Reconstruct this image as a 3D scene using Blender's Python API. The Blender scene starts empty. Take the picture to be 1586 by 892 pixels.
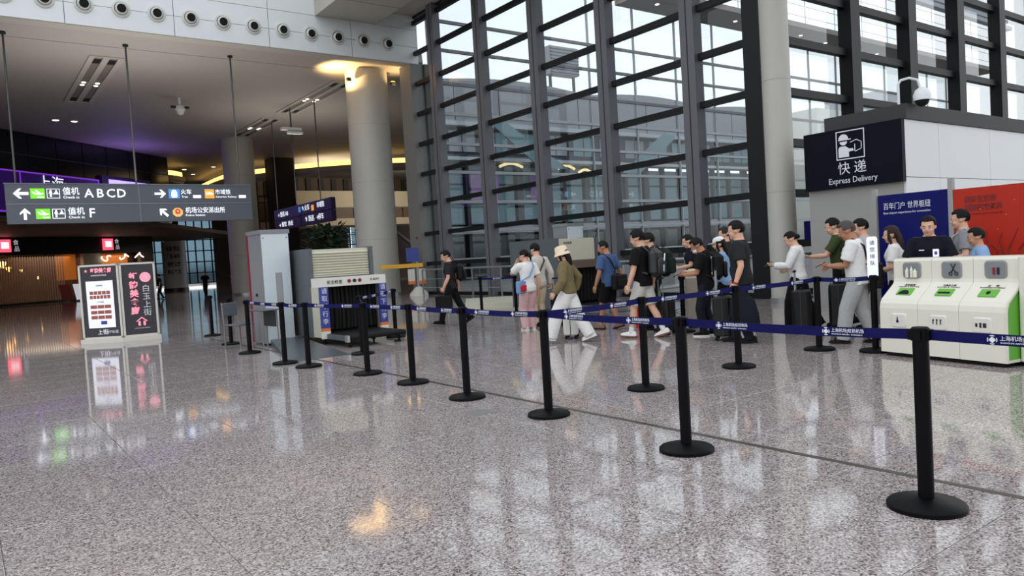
import bpy, bmesh, math, random
from mathutils import Vector, Matrix, Euler
random.seed(7)
scene = bpy.context.scene
col = scene.collection
PI = math.pi

# ------------------------------------------------------------------ camera
cam_data = bpy.data.cameras.new('camera')
cam_data.sensor_fit = 'HORIZONTAL'
cam_data.sensor_width = 36.0
cam_data.lens = 1168.0 / 1586.0 * 36.0
cam_data.clip_end = 600
cam = bpy.data.objects.new('camera', cam_data)
col.objects.link(cam)
right = Vector((0.8042, -0.5914, -0.0593)); back = Vector((-0.5905, -0.8060, 0.0417))
back.normalize(); right = (right - back * right.dot(back)).normalized(); up = back.cross(right)
cam.matrix_world = Matrix(((right.x, up.x, back.x, 0), (right.y, up.y, back.y, 0), (right.z, up.z, back.z, 1.47), (0, 0, 0, 1)))
scene.camera = cam

# ------------------------------------------------------------------ sky, exposure
world = bpy.data.worlds.new('overcast_sky'); scene.world = world; world.use_nodes = True
wn, wl = world.node_tree.nodes, world.node_tree.links
bgn = wn['Background']
tc = wn.new('ShaderNodeTexCoord'); sx = wn.new('ShaderNodeSeparateXYZ'); wl.new(tc.outputs['Generated'], sx.inputs[0])
rmp = wn.new('ShaderNodeValToRGB'); wl.new(sx.outputs['Z'], rmp.inputs[0])
rmp.color_ramp.elements[0].position = 0.0; rmp.color_ramp.elements[0].color = (0.20, 0.20, 0.20, 1)
rmp.color_ramp.elements[1].position = 0.02; rmp.color_ramp.elements[1].color = (0.97, 0.985, 1.0, 1)
e = rmp.color_ramp.elements.new(0.75); e.color = (0.90, 0.945, 1.0, 1)
wl.new(rmp.outputs[0], bgn.inputs['Color']); bgn.inputs['Strength'].default_value = 1.0
scene.view_settings.view_transform = 'Standard'; scene.view_settings.look = 'None'
scene.view_settings.gamma = 1.0; scene.view_settings.use_curve_mapping = False
scene.view_settings.exposure = 0.55
scene.cycles.transparent_max_bounces = 32
scene.cycles.max_bounces = 10
scene.cycles.diffuse_bounces = 4
scene.cycles.sample_clamp_indirect = 6.0
scene.cycles.caustics_reflective = False
scene.cycles.caustics_refractive = False

def lamp(name, kind, loc, energy, color, size=0.3, rot=(0, 0, 0), spot=None):
    l = bpy.data.lights.new(name, kind); l.energy = energy; l.color = color
    if kind == 'AREA': l.size = size
    else: l.shadow_soft_size = size
    if kind == 'SPOT': l.spot_size = spot or 1.6; l.spot_blend = 0.8
    o = bpy.data.objects.new(name, l); o.location = loc; o.rotation_euler = rot; col.objects.link(o)
    return o

# ------------------------------------------------------------------ materials
def lin(c):
    c = c / 255.0
    return c / 12.92 if c <= 0.04045 else ((c + 0.055) / 1.055) ** 2.4
def rgb(r, g, b): return (lin(r), lin(g), lin(b), 1.0)

def mat(name, c, rough=0.5, metal=0.0, spec=0.5, var=0.08, scale=12.0, emit=0.0, stretch=None, bump=0.0):
    m = bpy.data.materials.new(name); m.use_nodes = True
    n, l = m.node_tree.nodes, m.node_tree.links
    b = n['Principled BSDF']
    b.inputs['Roughness'].default_value = rough; b.inputs['Metallic'].default_value = metal
    b.inputs['Specular IOR Level'].default_value = spec
    if emit:
        b.inputs['Emission Color'].default_value = c; b.inputs['Emission Strength'].default_value = emit
    if var:
        t = n.new('ShaderNodeTexCoord'); no = n.new('ShaderNodeTexNoise'); no.inputs['Scale'].default_value = scale
        no.inputs['Detail'].default_value = 3
        if stretch:
            mp = n.new('ShaderNodeMapping'); mp.inputs['Scale'].default_value = stretch
            l.new(t.outputs['Object'], mp.inputs[0]); l.new(mp.outputs[0], no.inputs['Vector'])
        else: l.new(t.outputs['Object'], no.inputs['Vector'])
        mx = n.new('ShaderNodeMix'); mx.data_type = 'RGBA'
        mx.inputs['A'].default_value = tuple(max(0, x * (1 - var)) for x in c[:3]) + (1,)
        mx.inputs['B'].default_value = tuple(min(1, x * (1 + var)) for x in c[:3]) + (1,)
        l.new(no.outputs['Fac'], mx.inputs['Factor']); l.new(mx.outputs['Result'], b.inputs['Base Color'])
        if bump:
            bp = n.new('ShaderNodeBump'); bp.inputs['Strength'].default_value = bump; bp.inputs['Distance'].default_value = 0.01
            l.new(no.outputs['Fac'], bp.inputs['Height']); l.new(bp.outputs[0], b.inputs['Normal'])
    else: b.inputs['Base Color'].default_value = c
    return m

def glass(name, tint, refl=1.0):
    m = bpy.data.materials.new(name); m.use_nodes = True
    n, l = m.node_tree.nodes, m.node_tree.links
    n.remove(n['Principled BSDF']); out = n['Material Output']
    tr = n.new('ShaderNodeBsdfTransparent'); tr.inputs[0].default_value = tint + (1,)
    gl = n.new('ShaderNodeBsdfGlossy'); gl.inputs['Roughness'].default_value = 0.0
    lw = n.new('ShaderNodeLayerWeight'); lw.inputs['Blend'].default_value = 0.5
    p = n.new('ShaderNodeMath'); p.operation = 'POWER'; l.new(lw.outputs['Facing'], p.inputs[0]); p.inputs[1].default_value = 4.0
    a = n.new('ShaderNodeMath'); a.operation = 'MULTIPLY_ADD'; l.new(p.outputs[0], a.inputs[0]); a.inputs[1].default_value = 0.9 * refl; a.inputs[2].default_value = 0.045 * refl
    mx = n.new('ShaderNodeMixShader'); l.new(a.outputs[0], mx.inputs[0]); l.new(tr.outputs[0], mx.inputs[1]); l.new(gl.outputs[0], mx.inputs[2])
    l.new(mx.outputs[0], out.inputs[0])
    return m

def granite():
    m = bpy.data.materials.new('polished_granite'); m.use_nodes = True
    n, l = m.node_tree.nodes, m.node_tree.links
    b = n['Principled BSDF']; g = n.new('ShaderNodeNewGeometry')
    v = n.new('ShaderNodeTexVoronoi'); v.inputs['Scale'].default_value = 105; l.new(g.outputs['Position'], v.inputs['Vector'])
    r = n.new('ShaderNodeValToRGB'); cr = r.color_ramp; cr.interpolation = 'CONSTANT'
    sp = n.new('ShaderNodeSeparateColor'); l.new(v.outputs['Color'], sp.inputs[0]); l.new(sp.outputs[0], r.inputs[0])
    cols = [(0, (92, 85, 85)), (0.14, (132, 123, 122)), (0.36, (160, 151, 150)), (0.62, (176, 167, 165)), (0.84, (199, 191, 188))]
    cr.elements[0].color = rgb(*cols[0][1]); cr.elements[1].position = cols[1][0]; cr.elements[1].color = rgb(*cols[1][1])
    for p, c in cols[2:]:
        q = cr.elements.new(p); q.color = rgb(*c)
    no = n.new('ShaderNodeTexNoise'); no.inputs['Scale'].default_value = 0.7; l.new(g.outputs['Position'], no.inputs['Vector'])
    oi = n.new('ShaderNodeObjectInfo')
    ad = n.new('ShaderNodeMath'); ad.operation = 'MULTIPLY_ADD'; l.new(oi.outputs['Random'], ad.inputs[0]); ad.inputs[1].default_value = 0.07; ad.inputs[2].default_value = 0.90
    ad2 = n.new('ShaderNodeMath'); ad2.operation = 'MULTIPLY_ADD'; l.new(no.outputs['Fac'], ad2.inputs[0]); ad2.inputs[1].default_value = 0.12; l.new(ad.outputs[0], ad2.inputs[2])
    hs = n.new('ShaderNodeHueSaturation'); l.new(r.outputs[0], hs.inputs['Color']); l.new(ad2.outputs[0], hs.inputs['Value'])
    l.new(hs.outputs[0], b.inputs['Base Color'])
    b.inputs['Roughness'].default_value = 0.058; b.inputs['Specular IOR Level'].default_value = 0.58
    return m

M = {}
def defm(key, *a, **k): M[key] = mat(key, *a, **k)
defm('white_metal', rgb(230, 235, 237), 0.35, var=0.03, scale=2)
defm('ceiling_paint', rgb(168, 164, 158), 0.6, var=0.04, scale=1)
defm('soffit_paint', rgb(176, 174, 166), 0.6, var=0.04, scale=1)
defm('joint_dark', rgb(70, 72, 76), 0.8)
defm('column_metal', rgb(186, 185, 178), 0.45, var=0.05, scale=1.5)
defm('mullion_paint', rgb(104, 105, 111), 0.4, var=0.06, scale=3)
defm('transom_paint', rgb(26, 28, 31), 0.45, spec=0.25, var=0.06, scale=3)
defm('thin_frame', rgb(168, 172, 176), 0.4)
defm('pale_frame', rgb(205, 210, 215), 0.5)
defm('pilaster', rgb(120, 120, 118), 0.5, var=0.05)
defm('black_powder', rgb(4, 4, 7), 0.45, spec=0.12, var=0.15, scale=40)
defm('black_rubber', rgb(11, 11, 11), 0.7, spec=0.3)
defm('dark_void', rgb(10, 10, 11), 0.9)
defm('belt_blue', rgb(9, 12, 76), 0.6, spec=0.15, var=0.1, scale=60)
defm('print_white', rgb(225, 228, 235), 0.6, var=0.02)
defm('print_black', rgb(25, 25, 28), 0.6, var=0.05)
defm('sign_grey', rgb(92, 96, 106), 0.4, var=0.04, scale=2)
defm('sign_edge', rgb(120, 124, 130), 0.35, metal=0.5)
defm('lit_white', rgb(240, 245, 255), 0.5, emit=0.75, var=0.01)
defm('lit_green', rgb(112, 208, 40), 0.5, emit=0.55, var=0.02)
defm('lit_blue', rgb(70, 140, 215), 0.5, emit=0.5, var=0.02)
defm('lit_orange', rgb(240, 160, 60), 0.5, emit=0.55, var=0.02)
defm('lit_gold', rgb(225, 185, 110), 0.5, emit=0.45, var=0.02)
defm('lit_red', rgb(205, 60, 50), 0.5, emit=0.45, var=0.02)
defm('navy_sign', rgb(3, 5, 22), 0.5, spec=0.12, var=0.05)
defm('purple_sign', rgb(32, 26, 58), 0.4, var=0.05)
defm('cable_steel', rgb(90, 90, 92), 0.35, metal=0.7)
defm('kiosk_white', rgb(214, 218, 220), 0.4, var=0.03, scale=1)
defm('kiosk_grey', rgb(150, 150, 147), 0.45, var=0.04, scale=1)
defm('kiosk_roof', rgb(58, 60, 60), 0.6, spec=0.3, var=0.12, scale=6, stretch=(1, 1, 14))
defm('panel_blue', rgb(8, 15, 92), 0.5, spec=0.15, var=0.05)
defm('panel_red', rgb(178, 44, 28), 0.5, spec=0.2, var=0.05)
defm('panel_red_dark', rgb(120, 24, 20), 0.5, var=0.1)
defm('aluminium', rgb(170, 172, 172), 0.35, metal=0.6)
defm('bin_white', rgb(226, 224, 210), 0.3, var=0.03, scale=2)
defm('bin_green', rgb(98, 172, 58), 0.4, var=0.05)
defm('scanner_cream', rgb(196, 194, 176), 0.45, var=0.04)
defm('scanner_grey', rgb(84, 90, 94), 0.5, var=0.06)
defm('scanner_white', rgb(222, 220, 212), 0.4, var=0.03)
defm('scanner_blue', rgb(52, 66, 150), 0.5, var=0.05)
defm('gate_white', rgb(206, 216, 222), 0.35, var=0.03, scale=2)
defm('gate_grey', rgb(128, 132, 136), 0.4, var=0.05)
defm('crimson', rgb(140, 20, 48), 0.5, var=0.05)
defm('ramp_steel', rgb(96, 104, 108), 0.35, metal=0.5, var=0.08, scale=4)
defm('yellow', rgb(232, 176, 40), 0.5, var=0.05)
defm('orange', rgb(225, 120, 40), 0.5, var=0.05)
defm('stone_white', rgb(210, 208, 200), 0.6, var=0.05)
defm('dark_glass', rgb(16, 24, 26), 0.12, spec=0.6, var=0.15, scale=1)
defm('dark_frame', rgb(36, 40, 42), 0.5)
defm('glazing_joint', rgb(74, 84, 86), 0.6)
defm('slot_inner', rgb(122, 116, 108), 0.6, var=0.05)
defm('slot_lamp', rgb(255, 246, 225), 0.6, emit=0.9, var=0)
defm('nozzle_ring', rgb(206, 208, 204), 0.35, var=0.03)
defm('shop_black', rgb(12, 11, 12), 0.4)
defm('shop_wood', rgb(150, 126, 110), 0.5, var=0.15)
defm('shop_inner', rgb(92, 62, 44), 0.7, var=0.2, scale=2)
defm('warm_lit', rgb(255, 190, 105), 0.6, emit=2.2, var=0.02)
defm('orange_lit', rgb(206, 118, 46), 0.6, emit=0.15, var=0.1)
defm('cove_lit', rgb(255, 208, 118), 0.6, emit=1.5, var=0.02)
defm('led_purple', rgb(38, 10, 84), 0.5, emit=0.32, var=0.3, scale=1.2)
defm('led_edge', rgb(120, 54, 190), 0.5, emit=0.55, var=0.05)
defm('led_dark', rgb(20, 12, 44), 0.5, emit=0.25, var=0.2)
defm('led_lilac', rgb(150, 140, 240), 0.5, emit=1.3, var=0.1)
defm('red_lit', rgb(255, 70, 90), 0.6, emit=1.5, var=0.02)
defm('spot_lit', rgb(255, 246, 225), 0.6, emit=2.0, var=0)
defm('screen_blue', rgb(120, 200, 240), 0.4, emit=1.2, var=0.2, scale=6)
defm('strip_pale', rgb(255, 226, 170), 0.6, emit=0.8, var=0.02)
defm('beige_wall', rgb(178, 168, 148), 0.6, var=0.06)
defm('brown_wall', rgb(92, 76, 66), 0.6, var=0.1)
defm('brown_dark', rgb(46, 40, 36), 0.6, var=0.1)
defm('foliage', rgb(22, 44, 26), 0.6, var=0.4, scale=8)
defm('bark', rgb(70, 54, 42), 0.8, var=0.2)
defm('terminal_grey', rgb(142, 143, 150), 0.5, var=0.06, scale=0.4)
defm('terminal_pale', rgb(176, 180, 186), 0.5, var=0.05, scale=0.4)
defm('terminal_dark', rgb(44, 46, 54), 0.5, var=0.1, scale=0.6)
defm('terminal_teal', rgb(102, 132, 140), 0.2, var=0.12, scale=0.8)
defm('eave_brown', rgb(128, 118, 112), 0.5, var=0.05)
defm('road', rgb(120, 118, 116), 0.8, var=0.1)
defm('banner_purple', rgb(150, 112, 160), 0.6, var=0.15)
defm('poster_white', rgb(222, 224, 236), 0.5, emit=0.35, var=0.03)
defm('poster_dark', rgb(44, 42, 48), 0.4, emit=0.05, var=0.1)
defm('poster_pink', rgb(236, 140, 160), 0.5, emit=0.5, var=0.03)
defm('poster_food', rgb(150, 84, 66), 0.5, emit=0.12, var=0.45, scale=18)
defm('brass', rgb(150, 130, 92), 0.3, metal=0.8, var=0.1)
defm('seam_steel', rgb(92, 88, 80), 0.3, metal=0.7, var=0.1)
defm('grout', rgb(96, 92, 90), 0.8)
M['granite'] = granite()
M['glass_main'] = glass('facade_glass', (0.92, 0.945, 0.955))
M['glass_far'] = glass('far_glass', (0.93, 0.955, 0.96), 0.8)
M['glass_dim'] = glass('dim_glass', (0.34, 0.44, 0.49), 0.8)
M['glass_clear'] = glass('clear_glass', (0.93, 0.95, 0.95), 0.8)

# ------------------------------------------------------------------ mesh building
class MB:
    def __init__(self): self.v = []; self.f = []; self.mi = []; self.m = 0; self.X = None
    def add(self, vs, fs):
        o = len(self.v)
        for p in vs:
            p = Vector(p); self.v.append(tuple(self.X @ p if self.X else p))
        for f in fs: self.f.append([o + i for i in f]); self.mi.append(self.m)
    def box(self, c, s, rz=0.0):
        a, b, h = s[0] / 2, s[1] / 2, s[2] / 2; co, si = math.cos(rz), math.sin(rz)
        vs = [(c[0] + x * co - y * si, c[1] + x * si + y * co, c[2] + z) for z in (-h, h) for x, y in ((-a, -b), (a, -b), (a, b), (-a, b))]
        self.add(vs, [(3, 2, 1, 0), (4, 5, 6, 7), (0, 1, 5, 4), (1, 2, 6, 5), (2, 3, 7, 6), (3, 0, 4, 7)])
    def span(self, x0, x1, y0, y1, z0, z1):
        self.box(((x0 + x1) / 2, (y0 + y1) / 2, (z0 + z1) / 2), (abs(x1 - x0), abs(y1 - y0), abs(z1 - z0)))
    def rings(self, rs, cap=True, closed=True):
        n = len(rs[0]); vs = [p for r in rs for p in r]; fs = []
        for i in range(len(rs) - 1):
            for j in range(n):
                k = (j + 1) % n
                fs.append((i * n + j, i * n + k, (i + 1) * n + k, (i + 1) * n + j))
        if cap:
            fs.append(tuple(range(n - 1, -1, -1))); fs.append(tuple((len(rs) - 1) * n + j for j in range(n)))
        self.add(vs, fs)
    def lathe(self, prof, c=(0, 0, 0), n=24):
        self.rings([[(c[0] + r * math.cos(2 * PI * j / n), c[1] + r * math.sin(2 * PI * j / n), c[2] + z) for j in range(n)] for r, z in prof])
    def tube(self, path, r, n=8, ry=None):
        P = [Vector(p) for p in path]; rs = []
        R = r if isinstance(r, (list, tuple)) else [r] * len(P)
        t0 = (P[1] - P[0]).normalized(); ref = Vector((0, 0, 1)) if abs(t0.z) < 0.9 else Vector((1, 0, 0))
        u = t0.cross(ref).normalized()
        for i, p in enumerate(P):
            t = (P[min(i + 1, len(P) - 1)] - P[max(i - 1, 0)]).normalized()
            u = (u - t * u.dot(t)).normalized(); w = t.cross(u)
            q = R[i]
            rs.append([p + u * (q * math.cos(2 * PI * j / n)) + w * (q * math.sin(2 * PI * j / n)) for j in range(n)])
        self.rings(rs)
    def ell(self, c, r, n=12, m=8, X=None):
        rs = []
        for i in range(1, m):
            a = PI * i / m
            rs.append([(r[0] * math.sin(a) * math.cos(2 * PI * j / n), r[1] * math.sin(a) * math.sin(2 * PI * j / n), -r[2] * math.cos(a)) for j in range(n)])
        rs.insert(0, [(0, 0, -r[2])] * n); rs.append([(0, 0, r[2])] * n)
        C = Vector(c)
        rs[0] = [(rs[1][j][0] * 0.05, rs[1][j][1] * 0.05, -r[2]) for j in range(n)]
        rs[-1] = [(rs[-2][j][0] * 0.05, rs[-2][j][1] * 0.05, r[2]) for j in range(n)]
        self.rings([[C + (X @ Vector(p) if X else Vector(p)) for p in q] for q in rs])
    def prism(self, pts, z0, z1, X=None):
        n = len(pts); vs = [Vector((p[0], p[1], z0)) for p in pts] + [Vector((p[0], p[1], z1)) for p in pts]
        if X: vs = [X @ v for v in vs]
        self.add(vs, [tuple(range(n - 1, -1, -1)), tuple(range(n, 2 * n))] + [(i, (i + 1) % n, n + (i + 1) % n, n + i) for i in range(n)])
    def rbox(self, c, s, r=0.03, n=3, axis='z', ch=0.35):
        # box with rounded outline around one axis and softened ends
        ax = {'x': (1, 2, 0), 'y': (2, 0, 1), 'z': (0, 1, 2)}[axis]
        a, b, h = s[ax[0]] / 2, s[ax[1]] / 2, s[ax[2]] / 2; r = min(r, a * 0.98, b * 0.98); e = min(r * ch, h * 0.9)
        def outline(d):
            o = []
            for sx_, sy_, st in ((1, 1, 0), (-1, 1, 1), (-1, -1, 2), (1, -1, 3)):
                for k in range(n + 1):
                    t = (st + k / n) * PI / 2
                    o.append((sx_ * (a - r) + (r - d) * math.cos(t), sy_ * (b - r) + (r - d) * math.sin(t)))
            return o
        rs = []
        for d, z in ((e, -h), (0, -h + e), (0, h - e), (e, h)):
            ring = []
            for p in outline(d):
                q = [0, 0, 0]; q[ax[0]] = p[0] + c[ax[0]]; q[ax[1]] = p[1] + c[ax[1]]; q[ax[2]] = z + c[ax[2]]; ring.append(q)
            rs.append(ring)
        self.rings(rs)
    def mesh(self, name, mats, smooth=False):
        me = bpy.data.meshes.new(name); me.from_pydata(self.v, [], self.f)
        for m in (mats if isinstance(mats, (list, tuple)) else [mats]): me.materials.append(M[m] if isinstance(m, str) else m)
        me.polygons.foreach_set('material_index', self.mi)
        bm = bmesh.new(); bm.from_mesh(me); bmesh.ops.recalc_face_normals(bm, faces=bm.faces); bm.to_mesh(me); bm.free()
        if smooth: smooth_mesh(me)
        return me
    def build(self, name, mats, parent=None, smooth=False, loc=None, rz=0):
        return link(name, self.mesh(name, mats, smooth), parent, loc, rz)

def smooth_mesh(me, angle=0.7):
    me.polygons.foreach_set('use_smooth', [True] * len(me.polygons))
    try: me.set_sharp_from_angle(angle=angle)
    except Exception: pass

def link(name, data, parent=None, loc=None, rz=0, rot=None):
    o = bpy.data.objects.new(name, data); col.objects.link(o)
    if parent: o.parent = parent
    if loc is not None: o.location = loc
    if rot is not None: o.rotation_euler = rot
    elif rz: o.rotation_euler = (0, 0, rz)
    return o

def tag(o, label, cat, group=None, kind=None):
    o['label'] = label; o['category'] = cat
    if group: o['group'] = group
    if kind: o['kind'] = kind
    return o
def thing(name, label, cat, loc=(0, 0, 0), rz=0.0, group=None):
    return tag(link(name, None, None, loc, rz), label, cat, group)
def struct(name, data=None, loc=None):
    o = link(name, data, None, loc); o['kind'] = 'structure'; return o
def box_part(name, m, parent, x0, x1, y0, y1, z0, z1):
    b = MB(); b.span(x0, x1, y0, y1, z0, z1); return b.build(name, m, parent)
def copy_tree(o, parent=None):
    c = o.copy(); col.objects.link(c); c.parent = parent
    for ch in list(o.children): copy_tree(ch, c)
    return c

_tx = {}
def text_mesh(s, size, m, align='CENTER', maxw=None, bold=0.0):
    k = (s, size, m, align, maxw, bold)
    if k in _tx: return _tx[k]
    c = bpy.data.curves.new('lettering', 'FONT'); c.body = s; c.size = size; c.align_x = align; c.align_y = 'CENTER'
    c.resolution_u = 2; c.extrude = 0.0015; c.offset = bold
    o = bpy.data.objects.new('lettering', c); col.objects.link(o)
    dg = bpy.context.evaluated_depsgraph_get()
    me = bpy.data.meshes.new_from_object(o.evaluated_get(dg))
    bpy.data.objects.remove(o); bpy.data.curves.remove(c)
    if maxw:
        w = max(v.co.x for v in me.vertices) - min(v.co.x for v in me.vertices)
        if w > 0:
            for v in me.vertices: v.co.x *= maxw / w
    me.materials.clear(); me.materials.append(M[m]); me.name = 'lettering'
    _tx[k] = me
    return me
FACE = {'-y': (PI / 2, 0, 0), '-x': (PI / 2, 0, -PI / 2), '+x': (PI / 2, 0, PI / 2), '+y': (PI / 2, 0, PI)}
def text(s, size, m, parent, loc, rot='-y', align='CENTER', maxw=None, bold=0.0, name='lettering'):
    r = FACE[rot] if isinstance(rot, str) else rot
    return link(name, text_mesh(s, size, m, align, maxw, bold), parent, loc, rot=r)
ORD = ['first', 'second', 'third', 'fourth', 'fifth', 'sixth', 'seventh', 'eighth', 'ninth', 'tenth', 'eleventh', 'twelfth', 'thirteenth', 'fourteenth', 'fifteenth']
# ------------------------------------------------------------------ setting: floor
T = 0.96
floor_b = MB()
floor_b.prism([(-12, -8), (40, -8), (40, 11.7), (17.1, 11.7), (17.1, 29.3), (31, 52), (62, 52), (62, 104), (-12, 104)], -0.25, -0.006)
floor = struct('floor', floor_b.mesh('floor', 'grout'))
def tile_geo(b, x, y):
    h = T / 2 - 0.002; k = h - 0.004
    vs = [(x - h, y - h, -0.01), (x + h, y - h, -0.01), (x + h, y + h, -0.01), (x - h, y + h, -0.01),
          (x - h, y - h, -0.002), (x + h, y - h, -0.002), (x + h, y + h, -0.002), (x - h, y + h, -0.002),
          (x - k, y - k, 0), (x + k, y - k, 0), (x + k, y + k, 0), (x - k, y + k, 0)]
    b.add(vs, [(0, 1, 5, 4), (1, 2, 6, 5), (2, 3, 7, 6), (3, 0, 4, 7), (4, 5, 9, 8), (5, 6, 10, 9), (6, 7, 11, 10), (7, 4, 8, 11), (8, 9, 10, 11)])
def in_floor(x, y):
    if y < 11.7 - T / 2: return -12 < x < 40
    if y < 29.3: return -12 < x < 17.1 - T / 2
    if y < 52: return -12 < x < 16.6 + (y - 29.3) / 22.7 * 13.9
    return -12 < x < 62
tb = MB(); tile_geo(tb, 0, 0); tile_me = tb.mesh('tile', 'granite')
cells = []
fwd = -back
for i in range(-14, 66):
    for j in range(-9, 108):
        x = 1.05 + T * (i + 0.5); y = 3.55 + T * (j + 0.5)
        if not in_floor(x, y): continue
        d = Vector((x, y, -1.47)); dep = d.dot(fwd)
        u = d.dot(right) / max(dep, 0.1) * 1168; v = -d.dot(up) / max(dep, 0.1) * 1168
        vis = dep > 1.0 and abs(u) < 793 + 380 / dep and abs(v) < 446 + 500 / dep
        cells.append((0 if vis else 1, d.length, x, y))
cells.sort()
rest = MB()
for k, (nv, dd, x, y) in enumerate(cells):
    if k < 300 and not nv: link('tile', tile_me, floor, (x, y, 0))
    else: tile_geo(rest, x, y)
o = rest.build('far_tiles', 'granite', floor); o['kind'] = 'stuff'
sm = MB(); sm.box((4.56, 5.0, 0.0005), (0.05, 26.0, 0.004)); sm.build('expansion_seam', 'seam_steel', floor)
hb = MB(); hb.box((3.93, 6.0, 0.001), (0.24, 0.24, 0.004)); h_ = hb.build('access_cover', 'pilaster', floor)

# ------------------------------------------------------------------ bulkhead with jet nozzles (setting: wall_upper)
YB = 29.3
wall_up = struct('wall_upper', MB().mesh('wall_upper', 'joint_dark'))
b = MB(); b.span(-12, 17.1, YB + 0.03, YB + 0.6, 10.2, 17.6); wall_up.data = b.mesh('wall_upper', 'joint_dark')
zr = [10.18, 10.9, 11.66, 12.6, 13.9, 15.3, 17.6]
xj = [3.53 + 3.47 * k for k in range(-5, 4)] + [17.1]
for a, c in zip(xj[:-1], xj[1:]):
    for z0, z1 in zip(zr[:-1], zr[1:]):
        box_part('panel', 'white_metal', wall_up, max(a, -12) + 0.011, c - 0.011, YB, YB + 0.04, z0 + 0.008, z1 - 0.008)
def nozzle_meshes():
    r = MB(); n = 28
    prof = [(0.30, 0.0), (0.30, 0.035), (0.275, 0.05), (0.225, 0.05), (0.215, 0.03), (0.215, 0.0)]
    r.lathe(prof, n=n)
    bw = MB(); bw.lathe([(0.20, 0.0), (0.205, 0.04), (0.185, 0.10), (0.162, 0.135), (0.15, 0.13), (0.145, 0.06)], n=n)
    th = MB(); th.lathe([(0.15, 0.05), (0.15, 0.122)], n=n)
    return r.mesh('ring', 'nozzle_ring', True), bw.mesh('bowl', 'nozzle_ring', True), th.mesh('throat', 'dark_void')
RM, BM_, TM = nozzle_meshes()
for k in range(13):
    x = 15.61 - 1.148 * k
    t = thing('air_nozzle', 'round air nozzle in the white bulkhead, %s from the glass wall' % ORD[k], 'air nozzle', (x, YB - 0.001, 10.9), 0, 'row of air nozzles in the bulkhead')
    t.rotation_euler = (PI / 2, 0, 0)
    link('ring', RM, t); link('bowl', BM_, t, (0, 0, 0.035), rot=(0.16, 0, 0)); link('throat', TM, t, (0, 0, 0.035), rot=(0.16, 0, 0))

# hall ceiling: lower beam and the strip over the tall glass wall
ch = MB(); ch.span(15.04, 17.4, -6, YB, 12.24, 12.6)
ceil_hall = struct('ceiling_hall', ch.mesh('ceiling_hall', 'soffit_paint'))
bm_ = MB(); bm_.span(12.4, 15.04, -6, YB, 11.65, 14.5); bm_.build('beam', 'soffit_paint', ceil_hall)
for y in (3, 9, 15, 21, 27):
    box_part('joint', 'joint_dark', ceil_hall, 12.41, 15.03, y - 0.01, y + 0.01, 11.645, 11.655)

# low ceiling beyond the bulkhead
cl = MB(); cl.prism([(-12, YB + 0.05), (17.3, YB + 0.05), (31.3, 52), (62, 52), (62, 104), (-12, 104)], 10.3, 10.7)
ceil_low = struct('ceiling_low', cl.mesh('ceiling_low', 'ceiling_paint'))
box_part('joint', 'joint_dark', ceil_low, -12, 17.2, 32.05, 32.08, 10.296, 10.31)
box_part('edge_trim', 'soffit_paint', ceil_low, -12, 17.1, YB + 0.042, YB + 0.62, 10.165, 10.31)
struct('wall_left', (lambda q: (q.span(-12.3, -12, YB, 104, 0, 10.3), q.mesh('wall_left', 'brown_wall'))[1])(MB()))  # unseen closing wall, added to keep sky light out of the low hall
# side wall of the low hall, running away beside the tall glass wall
pl = MB(); pl.X = Matrix.Translation((17.25, 29.9, 0)) @ Matrix.Rotation(math.atan2(22.1, 14.05), 4, 'Z'); pl.span(1.1, 26, -0.12, 0.12, 0, 10.3)
struct('wall_side', pl.mesh('wall_side', 'pilaster'))
pq = MB(); pq.span(16.65, 17.45, 29.32, 30.3, 0, 10.2)
pil = struct('column_square', pq.mesh('column_square', 'pilaster'))
box_part('edge', 'dark_frame', pil, 17.3, 17.5, 29.2, 29.35, 0, 10.2)
# red fire box buttons low on the pilaster
for z in (1.75, 2.5): box_part('call_button', 'crimson', pil, 16.62, 16.66, 29.6, 29.7, z, z + 0.1)

# ------------------------------------------------------------------ columns
def column(x, y, r, z1, name, extra=None):
    b = MB(); b.lathe([(r, 0), (r, z1)], n=48)
    o = struct(name, b.mesh(name, 'column_metal', True), (x, y, 0))
    k = MB(); k.lathe([(r + 0.02, 0), (r + 0.02, 0.12), (r, 0.125)], n=48); k.build('base_ring', 'aluminium', o, True)
    zz = 2.6
    while zz < z1:
        s = MB(); s.lathe([(r + 0.002, zz), (r + 0.002, zz + 0.012)], n=48); s.build('joint', 'kiosk_grey', o, True); zz += 2.6
    return o
c2 = column(15.75, 31.85, 0.95, 10.3, 'column_round')
c3 = column(15.6, 51.2, 1.0, 10.3, 'column_round')
c1 = column(15.8, 10.6, 0.32, 14.0, 'column_slim')
bx = MB(); bx.span(20.4, 22.2, 58.5, 60.2, 0, 10.3); struct('column_dark', bx.mesh('column_dark', 'brown_dark'))

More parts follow.
